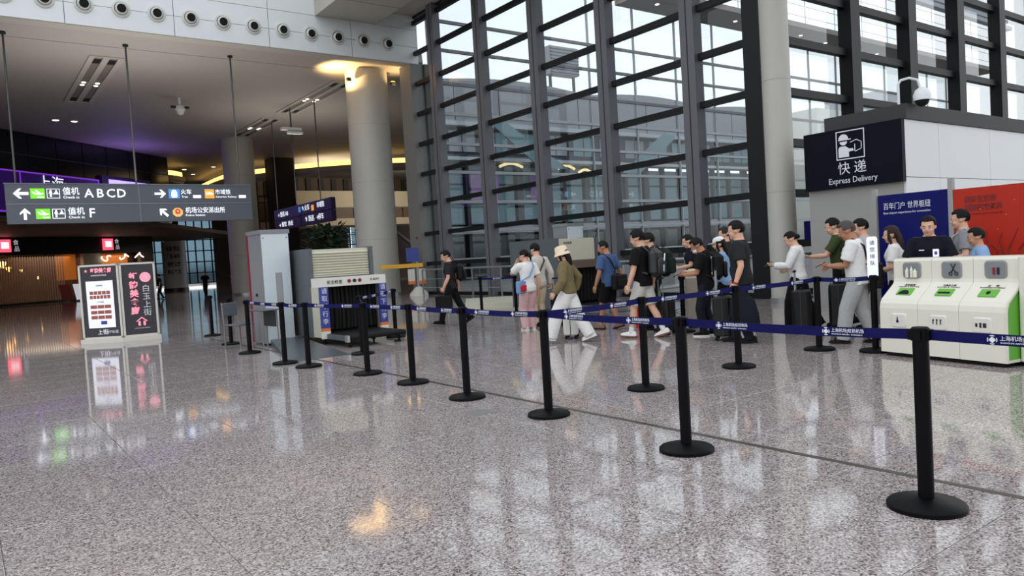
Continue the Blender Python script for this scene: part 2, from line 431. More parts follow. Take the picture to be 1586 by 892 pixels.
# ------------------------------------------------------------------ tall glass walls (window_1 runs away to the left, window_2 to the right)
XF, Y2 = 17.0, 11.7
ZT = [0.05, 1.37, 2.69, 4.01, 5.33, 6.65, 7.97, 9.29, 10.61, 11.93]
pane_cache = {}
def pane(parent, m, w, h, loc, axis):
    k = (m, round(w, 3), round(h, 3), axis)
    if k not in pane_cache:
        b = MB()
        if axis == 'y': b.box((0, 0, 0), (0.004, w, h))
        else: b.box((0, 0, 0), (w, 0.004, h))
        pane_cache[k] = b.mesh('glass_pane', m)
    return link('glass_pane', pane_cache[k], parent, loc)
w1 = struct('window_1')
ym = [11.7, 13.95, 17.35, 20.75, 24.15, 27.55, 29.35]
for y in ym[1:-1]:
    b = MB(); b.span(XF - 0.3, XF + 0.05, y - 0.24, y + 0.24, 0, 12.24)
    o = b.build('mullion', 'mullion_paint', w1)
    b = MB(); b.span(XF - 0.305, XF - 0.3, y - 0.02, y + 0.02, 0, 12.24); b.build('mullion_groove', 'dark_frame', w1)
for z in ZT:
    box_part('transom', 'transom_paint', w1, XF - 0.16, XF + 0.02, Y2, 29.3, z - 0.085, z + 0.085)
box_part('head_rail', 'transom_paint', w1, XF - 0.1, XF + 0.1, Y2, 29.3, 12.14, 12.26)
zz = ZT + [12.2]
for a, c in zip(ym[:-1], ym[1:]):
    for z0, z1 in zip(zz[:-1], zz[1:]):
        pane(w1, 'glass_main', c - a - 0.02, z1 - z0 - 0.02, (XF + 0.03, (a + c) / 2, (z0 + z1) / 2), 'y')
cp = MB(); cp.span(XF - 0.35, XF + 0.30, Y2 - 0.1, Y2 + 0.4, 0, 13.8); struct('mullion_corner', cp.mesh('mullion_corner', 'transom_paint'))
w2 = struct('window_2')
xm = [17.2] + [20.82 + 3.32 * k for k in range(0, 7)]
ZT2 = ZT + [13.25, 14.57]
for x in xm[1:]:
    b = MB(); b.span(x - 0.24, x + 0.24, Y2 - 0.34, Y2 + 0.05, 0, 14.7); b.build('mullion', 'mullion_dark' if 'mullion_dark' in M else 'transom_paint', w2)
for z in ZT2:
    box_part('transom', 'transom_paint', w2, 17.2, xm[-1], Y2 - 0.18, Y2 + 0.02, z - 0.1, z + 0.1)
for a, c in zip(xm[:-1], xm[1:]):
    for z0, z1 in zip(ZT2[:-1], ZT2[1:]):
        pane(w2, 'glass_main', c - a - 0.02, z1 - z0 - 0.02, ((a + c) / 2, Y2 + 0.03, (z0 + z1) / 2), 'x')

# handrail along the foot of the left glass wall
hr = thing('handrail', 'thin grey metal handrail along the foot of the tall glass wall', 'railing', (16.2, 0, 0))
b = MB(); b.tube([(0, 13.0, 1.12), (0, 28.6, 1.12)], 0.035, 8); b.build('rail', 'aluminium', hr)
for z in (0.35, 0.72):
    b = MB(); b.tube([(0, 13.0, z), (0, 28.6, z)], 0.018, 6); b.build('rail', 'aluminium', hr)
for k in range(9):
    b = MB(); b.box((0, 13.0 + 1.95 * k, 0.55), (0.05, 0.05, 1.10)); b.build('post', 'aluminium', hr)

# ------------------------------------------------------------------ outside: courtyard, far glass screen, terminal
gb = MB(); gb.span(17.3, 140, 11.9, 140, -0.5, -0.26); struct('ground_outside', gb.mesh('ground_outside', 'road'))
w3 = struct('window_3')
xc = [17.6] + [20.55 + 3.36 * k for k in range(0, 16)]
zc = [0.1, 1.45, 2.78, 4.1, 5.46, 6.75, 8.1, 9.45, 10.93, 12.22, 14.6]
for x in xc:
    box_part('mullion', 'thin_frame', w3, x - 0.035, x + 0.035, YB - 0.06, YB + 0.06, 0, 14.6)
for z in zc[1:-1]:
    box_part('transom', 'thin_frame' if z < 8.5 else 'mullion_paint', w3, 17.6, xc[-1], YB - 0.1, YB + 0.02, z - 0.07, z + 0.07)
for a, c in zip(xc[:-1], xc[1:]):
    for z0, z1 in zip(zc[:-1], zc[1:]):
        pane(w3, 'glass_far', c - a - 0.02, z1 - z0 - 0.02, ((a + c) / 2, YB + 0.05, (z0 + z1) / 2), 'x')
# eave with small spotlights and the glazed screen above it
ev = tag(link('roof_eave', None, None, (0, 0, 0)), 'brown roof eave with small spotlights beyond the tall glass walls', 'roof eave')
box_part('soffit', 'eave_brown', ev, 29.5, 72, 27.1, 29.4, 14.6, 14.9)
for k in range(9):
    b = MB(); b.lathe([(0.12, 14.585), (0.12, 14.6)], c=(31.5 + 3.36 * k, 28.2 + 0.3 * (k % 2), 0), n=12); b.build('spotlight', 'spot_lit', ev)
for k in range(13):
    box_part('frame_post', 'pale_frame', ev, 30.4 + 3.36 * k, 30.43 + 3.36 * k, 27.14, 27.18, 14.9, 21.0)
for k in range(9):
    box_part('frame_rail', 'pale_frame', ev, 29.5, 72, 27.15, 27.18, 15.3 + 0.66 * k, 15.325 + 0.66 * k)
for k in range(4):
    box_part('louvre', 'terminal_pale', ev, 42, 74, 26.6 + 0.3 * k, 27.1 + 0.3 * k, 18.2 + 0.62 * k, 18.5 + 0.62 * k)
# terminal across the courtyard
tm = tag(link('terminal_building', None, None, (0, 0, 0)), 'grey terminal with wavy roof edge beyond the glass', 'building')
YTm = 52.0
top = []; n = 60
for i in range(n + 1):
    x = 31 + (104 - 31) * i / n
    top.append((x, 15.75 + 0.55 * abs(math.sin((x - 31) / 8.7 * PI / 1.9)) * 1.0))
fb = MB(); fb.prism([(31, 12.5)] + [(104, 12.5)] + top[::-1], 0, 0.6, Matrix.Translation((0, YTm, 0)) @ Matrix.Rotation(PI / 2, 4, 'X'))
fb.build('fascia', 'terminal_grey', tm)
for k in range(16):
    x = 33 + 4.4 * k
    box_part('fascia_joint', 'terminal_dark', tm, x, x + 0.06, YTm - 0.63, YTm - 0.59, 12.5, 15.7)
box_part('gutter', 'terminal_pale', tm, 31, 104, YTm - 0.9, YTm - 0.1, 12.2, 12.55)
box_part('upper_wall', 'terminal_dark', tm, 31, 104, YTm - 0.2, YTm + 0.3, 9.6, 12.3)
for k in range(22):
    x = 32.5 + 3.3 * k
    f = box_part('window', 'terminal_teal' if k % 3 else 'terminal_grey', tm, x, x + 2.5, YTm - 0.28, YTm - 0.2, 10.2, 11.9)
    box_part('glazing_bar', 'terminal_dark', f, x + 1.2, x + 1.28, YTm - 0.31, YTm - 0.27, 10.2, 11.9)
box_part('ledge', 'terminal_pale', tm, 31, 104, YTm - 1.4, YTm, 9.35, 9.62)
box_part('inner_wall', 'terminal_dark', tm, 31, 104, YTm + 3.5, YTm + 4.0, 0, 9.4)
box_part('floor_slab', 'terminal_grey', tm, 31, 104, YTm - 0.6, YTm + 3.5, 3.5, 4.1)
for k in range(28):
    x = 31.3 + 2.6 * k
    box_part('pier', 'terminal_dark', tm, x, x + 0.34 + 0.3 * (k % 3 == 0), YTm - 0.25, YTm + 0.25, 0, 9.4)
    p_ = box_part('window', 'terminal_teal', tm, x + 0.5, x + 2.45, YTm + 0.02, YTm + 0.12, 4.3, 9.1)
    for z in (5.9, 7.5): box_part('glazing_bar', 'terminal_dark', p_, x + 0.5, x + 2.45, YTm - 0.03, YTm + 0.02, z, z + 0.16)
    box_part('door', 'dark_glass', tm, x + 0.5, x + 2.45, YTm + 0.1, YTm + 0.2, 0, 3.3)
for x, w in ((34.2, 1.0), (36.1, 0.9), (40.4, 1.0)):
    box_part('banner', 'banner_purple', tm, x, x + w, YTm - 0.5, YTm - 0.44, 6.2, 8.6)
for x0, x1, z in ((37.2, 39.6, 9.05), (43.6, 45.5, 9.0), (46.0, 47.6, 8.7)):
    b = MB(); b.tube([(x0 + (x1 - x0) * i / 8, YTm - 0.5, z + 0.28 * math.sin(PI * i / 8)) for i in range(9)], 0.12, 8); b.build('light_strip', 'strip_pale', tm)
cn = MB(); cn.prism([(34.5, 12.2), (36.2, 12.2), (42.5, 8.6), (39.5, 8.6)], 0, 0.12, Matrix.Translation((0, YTm - 3.0, 0)) @ Matrix.Rotation(PI / 2, 4, 'X'))
cn.build('glass_canopy', 'terminal_teal', tm)
cn = MB(); cn.prism([(49.0, 8.4), (51.2, 8.4), (56.4, 12.0), (54.6, 12.2)], 0, 0.12, Matrix.Translation((0, YTm - 3.0, 0)) @ Matrix.Rotation(PI / 2, 4, 'X'))
cn.build('glass_canopy', 'terminal_teal', tm)
ph = tag(link('roof_plant_box', None, None, (45.9, 53, 15.2)), 'square grey plant box raised above the terminal roof', 'plant box')
box_part('casing', 'terminal_grey', ph, -1.7, 1.7, -0.5, 0.5, 2.5, 5.0)
for k in range(8): box_part('slat', 'terminal_dark', ph, -1.7, 1.7, -0.55, -0.5, 2.6 + 0.3 * k, 2.68 + 0.3 * k)
for x in (-1.4, 1.4): box_part('leg', 'terminal_dark', ph, x - 0.1, x + 0.1, -0.1, 0.1, 0.0, 2.4)
wb = tag(link('white_building', None, None, (0, 0, 0)), 'pale block seen past the slim round column', 'building')
box_part('wall', 'bin_white', wb, 74, 92, 45, 50, 0, 15.2)
for k in range(6): box_part('window', 'terminal_pale', wb, 74.8 + 2.9 * k, 76.8 + 2.9 * k, 44.93, 45.0, 8.5, 13.5)
box_part('rooftop', 'terminal_pale', wb, 84, 92, 44, 50, 15.2, 17.5)

# ------------------------------------------------------------------ low hall beyond the bulkhead
# slot light fittings in the low ceiling
def slot_light(loc, length, label):
    t = thing('ceiling_slot_light', label, 'ceiling light', loc, 0, 'slot lights in the low ceiling')
    b = MB(); w = 1.2
    for x0, x1 in ((-0.62, -0.42), (-0.12, 0.12), (0.42, 0.62)): b.span(x0, x1, 0, length, -0.05, -0.001)
    b.span(-0.62, 0.62, -0.15, 0.0, -0.05, -0.001); b.span(-0.62, 0.62, length, length + 0.15, -0.05, -0.001)
    b.build('frame', 'soffit_paint', t)
    for x in (-0.27, 0.27):
        s = box_part('slot', 'slot_inner', t, x - 0.15, x + 0.15, 0.0, length, -0.012, -0.002)
        for yy in (length * 0.08, length * 0.94): box_part('slot_end', 'dark_void', s, x - 0.14, x + 0.14, yy - 0.35, yy + 0.35, -0.02, -0.012)
        for yy in (0.45, 0.5):
            q = MB(); q.lathe([(0.09, -0.05), (0.10, -0.014)], c=(x, length * yy * 1.15, 0), n=12); q.build('lamp', 'slot_lamp', s)
    return t
slot_light((5.4, 33.6, 10.3), 8.7, 'twin slot ceiling light above the long grey direction sign')
slot_light((15.6, 34.0, 10.3), 7.6, 'twin slot ceiling light running back beside the broad near column')
slot_light((15.4, 43.6, 10.3), 6.0, 'twin slot ceiling light in front of the far broad column')
for k, (x, y) in enumerate(((4.89, 47.4), (5.78, 47.5), (15.8, 66.5), (17.2, 69.5), (17.6, 64.5))):
    t = thing('downlight', ['round downlight near the dark upper glazing', 'round downlight beside its twin near the dark upper glazing', 'small downlight by the curved cove', 'small downlight deep in the low hall', 'small downlight behind the far broad column'][k], 'downlight', (x, y, 10.3))
    b = MB(); b.lathe([(0.22, -0.03), (0.22, -0.001)], n=16); b.build('rim', 'soffit_paint', t)
    b = MB(); b.lathe([(0.16, -0.04), (0.16, -0.03)], n=16); b.build('lens', 'spot_lit', t)
t = thing('ceiling_camera', 'white dome camera hanging from the low ceiling', 'camera', (9.5, 39.9, 10.3))
b = MB(); b.lathe([(0.06, -0.35), (0.06, -0.001)], n=12); b.build('stem', 'white_metal', t)
b = MB(); b.lathe([(0.05, -0.35), (0.2, -0.42), (0.24, -0.6), (0.2, -0.66)], n=18); b.build('housing', 'white_metal', t, True)
b = MB(); b.ell((0, 0, -0.66), (0.19, 0.19, 0.2)); b.build('dome', 'white_metal', t, True)
b = MB(); b.box((0, 0, -0.47), (0.85, 0.12, 0.1)); b.build('bracket', 'dark_frame', t)
t = thing('ceiling_camera', 'small white camera fixed left of the broad near column', 'camera', (15.2, 40.2, 9.1))
b = MB(); b.box((0, 0, 0), (1.1, 0.3, 0.14)); b.box((0.2, 0, -0.2), (0.8, 0.3, 0.12)); b.build('body', 'white_metal', t)
b = MB(); b.tube([(0, 0, 0.07), (0, 0, 1.2)], 0.03); b.build('stem', 'cable_steel', t)
for x, lab in ((14.62, 'small uplight on the side of the broad near column facing the signs'), (16.82, 'small uplight on the side of the broad near column facing the glass')):
    t = thing('column_uplight', lab, 'uplight', (x, 31.3, 9.75))
    b = MB(); b.rbox((0, 0, 0), (0.22, 0.16, 0.14), 0.03); b.build('housing', 'dark_frame', t)
    b = MB(); b.box((0, 0, 0.085), (0.16, 0.12, 0.03)); b.build('lens', 'warm_lit', t)
lamp('uplight_left', 'SPOT', (13.9, 31.5, 9.3), 420, (1.0, 0.62, 0.24), 0.05, (PI, 0.5, 0), 2.3)
lamp('uplight_right', 'SPOT', (17.0, 30.9, 9.3), 90, (1.0, 0.66, 0.28), 0.05, (PI, 0, 0), 2.2)

# dark upper glazing over the shops
A0, A1 = Vector((-4.0, 45.0, 0)), Vector((13.2, 60.3, 0))
L = (A1 - A0).length; ang = math.atan2(A1.y - A0.y, A1.x - A0.x)
up_w = struct('wall_glazed'); up_w.location = A0; up_w.rotation_euler = (0, 0, ang)
ncol = 11
for i in range(ncol):
    for z0, z1 in ((5.4, 6.6), (6.6, 7.8), (7.8, 9.0), (9.0, 10.3)):
        b = MB(); b.span(L * i / ncol + 0.04, L * (i + 1) / ncol - 0.04, 0, 0.1, z0 + 0.03, z1 - 0.03); b.build('panel', 'dark_glass', up_w)
b = MB(); b.span(0, L, 0.06, 0.3, 5.3, 10.3); b.build('backing', 'glazing_joint', up_w)
sb = MB(); sb.prism([(-4, 45.2), (13.2, 60.4), (24, 78), (14.0, 84), (-8, 62)], 5.1, 5.4); struct('ceiling_shop', sb.mesh('ceiling_shop', 'brown_wall'))
led = thing('led_screen', 'long purple lit screen with white characters behind the grey direction sign', 'screen', tuple(A0), ang)
box_part('panel', 'led_purple', led, 6.9, 15.6, -0.25, -0.05, 5.6, 8.0)
for a_, b_ in ((7.92, 8.0), (5.6, 5.7)): box_part('border', 'led_edge', led, 6.9, 15.6, -0.29, -0.25, a_, b_)
box_part('border', 'led_edge', led, 15.52, 15.6, -0.29, -0.25, 5.7, 7.92); box_part('border', 'led_edge', led, 9.5, 9.56, -0.29, -0.25, 5.7, 7.92)
text('上海', 0.95, 'lit_white', led, (11.7, -0.3, 7.38), '-y', maxw=1.9); text('虹桥国际机场', 0.6, 'lit_white', led, (13.9, -0.3, 7.25), '-y', maxw=2.4)
led2 = thing('led_screen', 'short lilac lit screen beside the purple one', 'screen', tuple(A0), ang)
box_part('panel', 'led_dark', led2, 15.9, 20.6, -0.25, -0.05, 5.6, 8.36)
box_part('picture', 'led_lilac', led2, 16.5, 20.2, -0.28, -0.25, 5.7, 8.12)
lamp('led_glow', 'AREA', tuple(A0 + (A1 - A0).normalized() * 17 + Vector((0.9, -1.0, 7.6))), 40, (0.45, 0.25, 1.0), 3.0, (PI - 0.4, 0, ang))

# shops under the dark glazing
B0, B1 = Vector((-3.0, 64.2, 0)), Vector((14.0, 72.3, 0))
L2 = (B1 - B0).length; ang2 = math.atan2(B1.y - B0.y, B1.x - B0.x)
sf = thing('storefront', 'dark shop front with vertical wooden slats and warm light behind', 'storefront', tuple(B0), ang2)
box_part('fascia', 'shop_black', sf, 0, L2, -0.1, 0.3, 3.75, 5.1)
box_part('back_wall', 'shop_inner', sf, 0, L2, 2.6, 2.8, 0, 3.8)
box_part('plinth', 'shop_black', sf, 0, 11.6, -0.05, 0.1, 0, 0.18)
box_part('pier', 'beige_wall', sf, 12.5, 14.0, -0.05, 0.4, 0, 3.75); box_part('pier', 'brown_wall', sf, 17.6, L2, -0.05, 0.4, 0, 3.75)
box_part('orange_panel', 'orange_lit', sf, 10.9, 12.5, 1.0, 1.1, 1.7, 3.75); box_part('orange_panel', 'orange_lit', sf, 14.1, 17.5, 1.6, 1.7, 1.9, 3.75)
sl = MB(); sl.box((0, 0, 1.97), (0.055, 0.08, 3.56)); sl_me = sl.mesh('slat', 'shop_wood')
for k in range(58): link('slat', sl_me, sf, (0.15 + 0.187 * k, 0, 0))
for x, z, s in ((5.3, 2.75, 0.42), (6.1, 2.9, 0.3), (6.9, 3.1, 0.5), (7.3, 2.75, 0.35), (5.6, 1.5, 0.3), (8.2, 2.6, 0.2), (9.4, 2.0, 0.2), (3.9, 2.4, 0.4), (2.2, 2.7, 0.4)):
    b = MB(); b.lathe([(0.05, z + s * 0.5), (s * 0.5, z + s * 0.4), (s * 0.42, z), (s * 0.2, z - s * 0.5)], c=(x, 1.0, 0), n=10); b.build('pendant_shade', 'warm_lit', sf, True)
for x, lab in ((6.52, 'square red lit shop sign on the black fascia above the slatted front'), (14.6, 'square red lit shop sign on the black fascia nearer the broad columns')):
    t = thing('shop_sign', lab, 'sign', tuple(B0 + Vector((math.cos(ang2) * x, math.sin(ang2) * x, 0))), ang2)
    box_part('lightbox', 'red_lit', t, -0.42, 0.42, -0.26, -0.11, 4.0, 4.92)
    box_part('plate', 'lit_white', t, -0.27, 0.27, -0.28, -0.26, 4.25, 4.72)
    text('食', 0.42, 'poster_white', t, (0.85, -0.12, 4.68), '-y'); text('品', 0.42, 'poster_white', t, (0.9, -0.12, 4.2), '-y')
nl = thing('neon_light', 'white curled neon tube light above the lit advertising stand', 'neon light', tuple(B0 + Vector((math.cos(ang2) * 15.4, math.sin(ang2) * 15.4, 0))), ang2)
for k, x0 in enumerate((-1.5, 0.1, 1.5)):
    b = MB(); b.tube([(x0 + 0.75 * (i / 10) - 0.1 * math.sin(i), -0.3, 3.3 + 0.22 * math.sin(i * 0.62 + 2.3 + k) + 0.1 * k) for i in range(11)], 0.05, 6); b.build('tube', 'spot_lit', nl)
lamp('shop_warm', 'AREA', (5.0, 69.6, 3.6), 90, (1.0, 0.82, 0.64), 5.0)
lamp('shop_warm', 'AREA', (10.5, 73.2, 3.6), 70, (1.0, 0.8, 0.6), 4.0)
for k, (x, m, lab) in enumerate(((10.2, 'panel_red_dark', 'dark framed menu board with red picture by the slatted shop'), (11.3, 'poster_white', 'white sloping menu board between two others'), (12.3, 'sign_grey', 'blue grey sloping menu board beside the beige pier'))):
    t = thing('menu_board', lab, 'menu board', tuple(B0 + Vector((math.cos(ang2) * x + 0.6, math.sin(ang2) * x - 1.3, 0))), ang2, 'menu boards at the shop')
    b = MB(); b.X = Matrix.Rotation(-0.3, 4, 'X'); b.box((0, 0, 0.75), (0.85, 0.05, 1.3)); b.build('board', m, t)
    b = MB(); b.box((-0.35, 0.1, 0.06), (0.06, 0.5, 0.12)); b.box((0.35, 0.1, 0.06), (0.06, 0.5, 0.12)); b.build('stand', 'dark_frame', t)
# printed round pillar beyond the shop
b = MB(); b.lathe([(1.15, 0.25), (1.15, 5.1)], n=32); pr = struct('column_printed', b.mesh('column_printed', 'kiosk_white', True), (18.3, 84.0, 0))
b = MB(); b.lathe([(1.2, 0), (1.2, 0.28)], n=32); b.build('base_ring', 'shop_black', pr)
for z, s_ in ((4.3, '出发 到达'), (3.5, '候车 停车'), (2.7, '地铁 公交'), (1.9, '商业 餐饮')): text(s_, 0.5, 'print_black', pr, (-0.33, -1.17, z), (PI / 2, 0, -0.28), maxw=1.25, bold=0.01)
# curved lit coves
def cove(pts, label):
    t = thing('light_cove', label, 'cove light')
    P = [Vector(p) for p in pts]; S = []
    for i in range(len(P) - 1):
        for k in range(6): 
            p0 = P[max(i - 1, 0)]; p1 = P[i]; p2 = P[i + 1]; p3 = P[min(i + 2, len(P) - 1)]; u = k / 6
            S.append(0.5 * ((2 * p1) + (p2 - p0) * u + (2 * p0 - 5 * p1 + 4 * p2 - p3) * u * u + (3 * p1 - p0 - 3 * p2 + p3) * u ** 3))
    S.append(P[-1])
    def band(name, m, off, z0, z1, th):
        b = MB(); rs = []
        for i, p in enumerate(S):
            d = (S[min(i + 1, len(S) - 1)] - S[max(i - 1, 0)]).normalized(); nrm = Vector((d.y, -d.x))
            q = p + nrm * off; w = q - nrm * th
            rs.append([(q.x, q.y, z0), (q.x, q.y, z1), (w.x, w.y, z1), (w.x, w.y, z0)])
        b.rings(rs); return b.build(name, m, t)
    band('glow_strip', 'cove_lit', 0.0, 9.48, 9.86, 0.1)
    band('lower_lip', 'beige_wall', 0.25, 9.1, 9.45, 0.5)
    band('fascia', 'ceiling_paint', 0.1, 8.9, 9.1, 0.4)
    return t
cove([(18.9, 74.0), (18.9, 66.0), (20.4, 62.4), (22.9, 58.4), (25.9, 55.6), (30.2, 53.4)], 'long curved warm cove light under the low ceiling behind the broad columns')
cove([(11.3, 66.5), (13.0, 64.6), (13.9, 63.8), (15.3, 65.2)], 'short curved warm cove light beside the dark upper glazing')
lamp('cove_warm', 'AREA', (26, 60, 9.0), 160, (1.0, 0.82, 0.55), 5.0, (PI, 0, 0))
lamp('balcony_fill', 'AREA', (33, 59, 9.3), 420, (1.0, 0.9, 0.74), 5.0, (PI / 2 - 0.35, 0, 0))  # added fill lamp without a fixture, brightens the balcony wall
lamp('ceiling_fill', 'AREA', (5.7, 31.6, 5.2), 210, (1.0, 0.94, 0.88), 6.0, (PI, 0, 0))  # added fill in mid-air over the grey sign, lifts the low ceiling
lamp('ceiling_fill', 'AREA', (15.7, 41.0, 5.2), 130, (1.0, 0.92, 0.82), 5.0, (PI, 0, 0))  # second added fill, no fixture, for the ceiling above the dark sign
# balcony and far walls
bal = thing('balcony', 'beige upper balcony with brown railing panels beyond the broad near column', 'balcony')
box_part('parapet', 'beige_wall', bal, 22.6, 52, 66, 66.5, 7.0, 8.5)
box_part('slab', 'beige_wall', bal, 22.6, 52, 66, 70, 5.3, 5.95)
for k in range(11): box_part('railing_panel', 'brown_wall', bal, 22.7 + 2.6 * k, 25.2 + 2.6 * k, 66.02, 66.08, 5.95, 6.9)
b = MB(); b.tube([(22.6, 66.05, 6.95), (52, 66.05, 6.95)], 0.05); b.build('rail', 'aluminium', bal)
struct('wall_back', (lambda q: (q.span(22.6, 60, 71, 71.4, 5.95, 10.3), q.mesh('wall_back', 'brown_wall'))[1])(MB()))
for k in range(18): box_part('slat', 'brown_dark', bpy.data.objects['wall_back'], 24 + 1.3 * k, 24.5 + 1.3 * k, 70.8, 71.0, 8.3, 10.2)
fr = thing('stair_frame', 'dark metal stair frame beyond the far broad column', 'stair frame', (18.6, 60.5, 0))
for k in range(5): box_part('post', 'brown_dark', fr, 0.55 * k, 0.55 * k + 0.08, 0, 0.08, 0.0, 8.6)
for z in (4.2, 5.4, 6.9, 7.4): box_part('crossbar', 'brown_dark', fr, 0, 2.3, -0.02, 0.1, z, z + 0.1)
w4 = struct('window_4')
for x in [14 + 0.96 * k for k in range(50)]: box_part('mullion', 'dark_frame', w4, x, x + 0.14, 101, 101.15, 0.4, 8.6)
for z in (0.4, 1.7, 3.1, 4.5, 5.9, 7.3, 8.5): box_part('transom', 'dark_frame', w4, 14, 62, 101, 101.15, z, z + 0.12)
for k in range(6): pane(w4, 'glass_dim', 7.9, 8.1, (18 + 8 * k, 101.2, 4.5), 'x')
wf = MB(); wf.span(-12, 14, 101, 101.4, 0, 10.3); wf.span(14, 62, 101, 101.4, 8.6, 10.3); [wf.span(q0, q1, 100.7, 101, 0, 8.6) for q0, q1 in ((14, 19.6), (21.0, 22.6), (26.8, 45.3), (50.2, 62))]; struct('wall_far', wf.mesh('wall_far', 'brown_wall'))
b = MB(); b.tube([(44 + 12 * math.cos(PI * i / 12), 99.5, 1 + 7 * math.sin(PI * i / 12)) for i in range(13)], 0.3, 8); struct('trim_1', b.mesh('trim_1', 'pilaster'))

# ------------------------------------------------------------------ express delivery kiosk
KX, KY = 14.8, 7.22
kb = MB(); kb.span(KX, 27, KY, 9.3, 0, 3.66)
kiosk = thing('delivery_kiosk', 'white and grey kiosk with a navy express delivery sign', 'kiosk', (0, 0, 0))
box_part('side_wall', 'kiosk_grey', kiosk, KX, KX + 0.15, KY + 0.02, 9.25, 0, 3.66)
for x0, x1 in ((KX, 16.2), (16.2, 18.6), (18.6, 20.9)):
    for z0, z1 in ((0, 1.1), (1.1, 2.55), (2.55, 3.66)):
        box_part('panel', 'kiosk_white', kiosk, x0 + 0.006, x1 - 0.006, KY - 0.02, KY + 0.1, z0 + 0.006, z1 - 0.006)
box_part('panel', 'kiosk_white', kiosk, 20.9, 27, KY - 0.02, KY + 0.1, 2.95, 3.66)
box_part('counter_front', 'kiosk_white', kiosk, 20.9, 27, KY - 0.02, KY + 0.1, 0, 1.1)
box_part('roof_trim', 'kiosk_roof', kiosk, KX + 0.02, 27, KY - 0.06, 8.85, 3.66, 3.95)
box_part('back_wall', 'brown_wall', kiosk, KX + 0.16, 27, 9.1, 9.25, 0, 3.66)
sc = box_part('screen', 'dark_void', kiosk, 21.2, 22.4, 8.2, 8.3, 2.0, 2.8); box_part('picture', 'screen_blue', sc, 21.25, 22.35, 8.17, 8.2, 2.05, 2.75)
b = MB(); b.box((21.8, 8.2, 3.3), (0.5, 0.2, 0.04)); b.build('ceiling_lamp', 'spot_lit', kiosk)
sgn = box_part('sign_board', 'navy_sign', kiosk, KX - 0.12, KX, KY - 0.03, 9.25, 2.47, 3.66)
text('快', 0.27, 'print_white', sgn, (KX - 0.125, 8.37, 2.84), '-x'); text('递', 0.27, 'print_white', sgn, (KX - 0.125, 8.03, 2.84), '-x')
text('Express Delivery', 0.17, 'print_white', sgn, (KX - 0.125, 8.2, 2.61), '-x', maxw=1.02)
ic = MB(); ic.X = Matrix.Translation((KX - 0.125, 8.22, 3.32)) @ Matrix.Rotation(-PI / 2, 4, 'Z') @ Matrix.Rotation(PI / 2, 4, 'X')
for x0, x1, y0, y1 in ((-0.30, 0.30, 0.27, 0.29), (-0.30, 0.30, -0.29, -0.27), (-0.30, -0.28, -0.27, 0.27), (0.28, 0.30, -0.27, 0.27)): ic.span(x0, x1, y0, y1, 0, 0.004)
ic.prism([(-0.14 + 0.105 * math.cos(t * PI / 10), 0.12 + 0.105 * math.sin(t * PI / 10)) for t in range(0, 11)] + [(-0.25, 0.10), (0.02, 0.10), (0.02, 0.12)], 0, 0.004)
ic.prism([(-0.14 + 0.08 * math.cos(-t * PI / 10), 0.075 + 0.075 * math.sin(-t * PI / 10)) for t in range(0, 11)], 0, 0.004)
ic.prism([(-0.25, -0.24), (-0.25, -0.06), (-0.22, -0.02), (-0.10, -0.02), (-0.02, -0.08), (0.06, -0.08), (0.06, -0.13), (-0.03, -0.14), (-0.03, -0.24)], 0, 0.004)
for q in ([(0.0, 0.05), (0.13, 0.09), (0.13, 0.075), (0.0, 0.035)], [(0.13, 0.09), (0.24, 0.03), (0.24, 0.015), (0.13, 0.075)], [(0.225, 0.03), (0.24, 0.03), (0.24, -0.11), (0.225, -0.11)], [(0.06, -0.12), (0.115, -0.16), (0.115, -0.145), (0.06, -0.105)], [(0.1, -0.16), (0.24, -0.11), (0.24, -0.095), (0.1, -0.145)], [(0.09, 0.0), (0.105, 0.0), (0.105, -0.14), (0.09, -0.14)]): ic.prism(q, 0, 0.004)
ic.build('pictogram', 'print_white', sgn)
dc = thing('dome_camera', 'white dome camera on a gooseneck at the kiosk roof corner', 'camera', (KX + 0.12, KY + 0.02, 3.95))
b = MB(); b.tube([(0, 0.1, 0), (0, 0.1, 0.4), (0.02, 0.06, 0.47), (0.12, -0.05, 0.5), (0.22, -0.16, 0.45), (0.26, -0.2, 0.28)], 0.025, 8); b.build('arm', 'white_metal', dc, True)
b = MB(); b.lathe([(0.03, 0.36), (0.12, 0.3), (0.16, 0.2), (0.15, 0.1)], c=(0.26, -0.22, -0.05), n=20); b.build('housing', 'white_metal', dc, True)
b = MB(); b.ell((0.26, -0.22, 0.05), (0.125, 0.125, 0.12)); b.build('dome', 'dark_void', dc, True)
ns = thing('guide_sign', 'small navy sign with white characters beside the slim column', 'sign', (17.45, 10.75, 0))
box_part('board', 'panel_blue', ns, -0.06, 0.0, -0.5, 0.3, 1.44, 1.92)
text('自助', 0.3, 'print_white', ns, (-0.065, -0.08, 1.68), '-x', maxw=0.36)
box_part('post', 'aluminium', ns, 0.0, 0.06, -0.25, -0.19, 0, 1.8); b = MB(); b.lathe([(0.22, 0), (0.22, 0.03), (0.05, 0.05)], n=20); b.build('base', 'black_powder', ns)

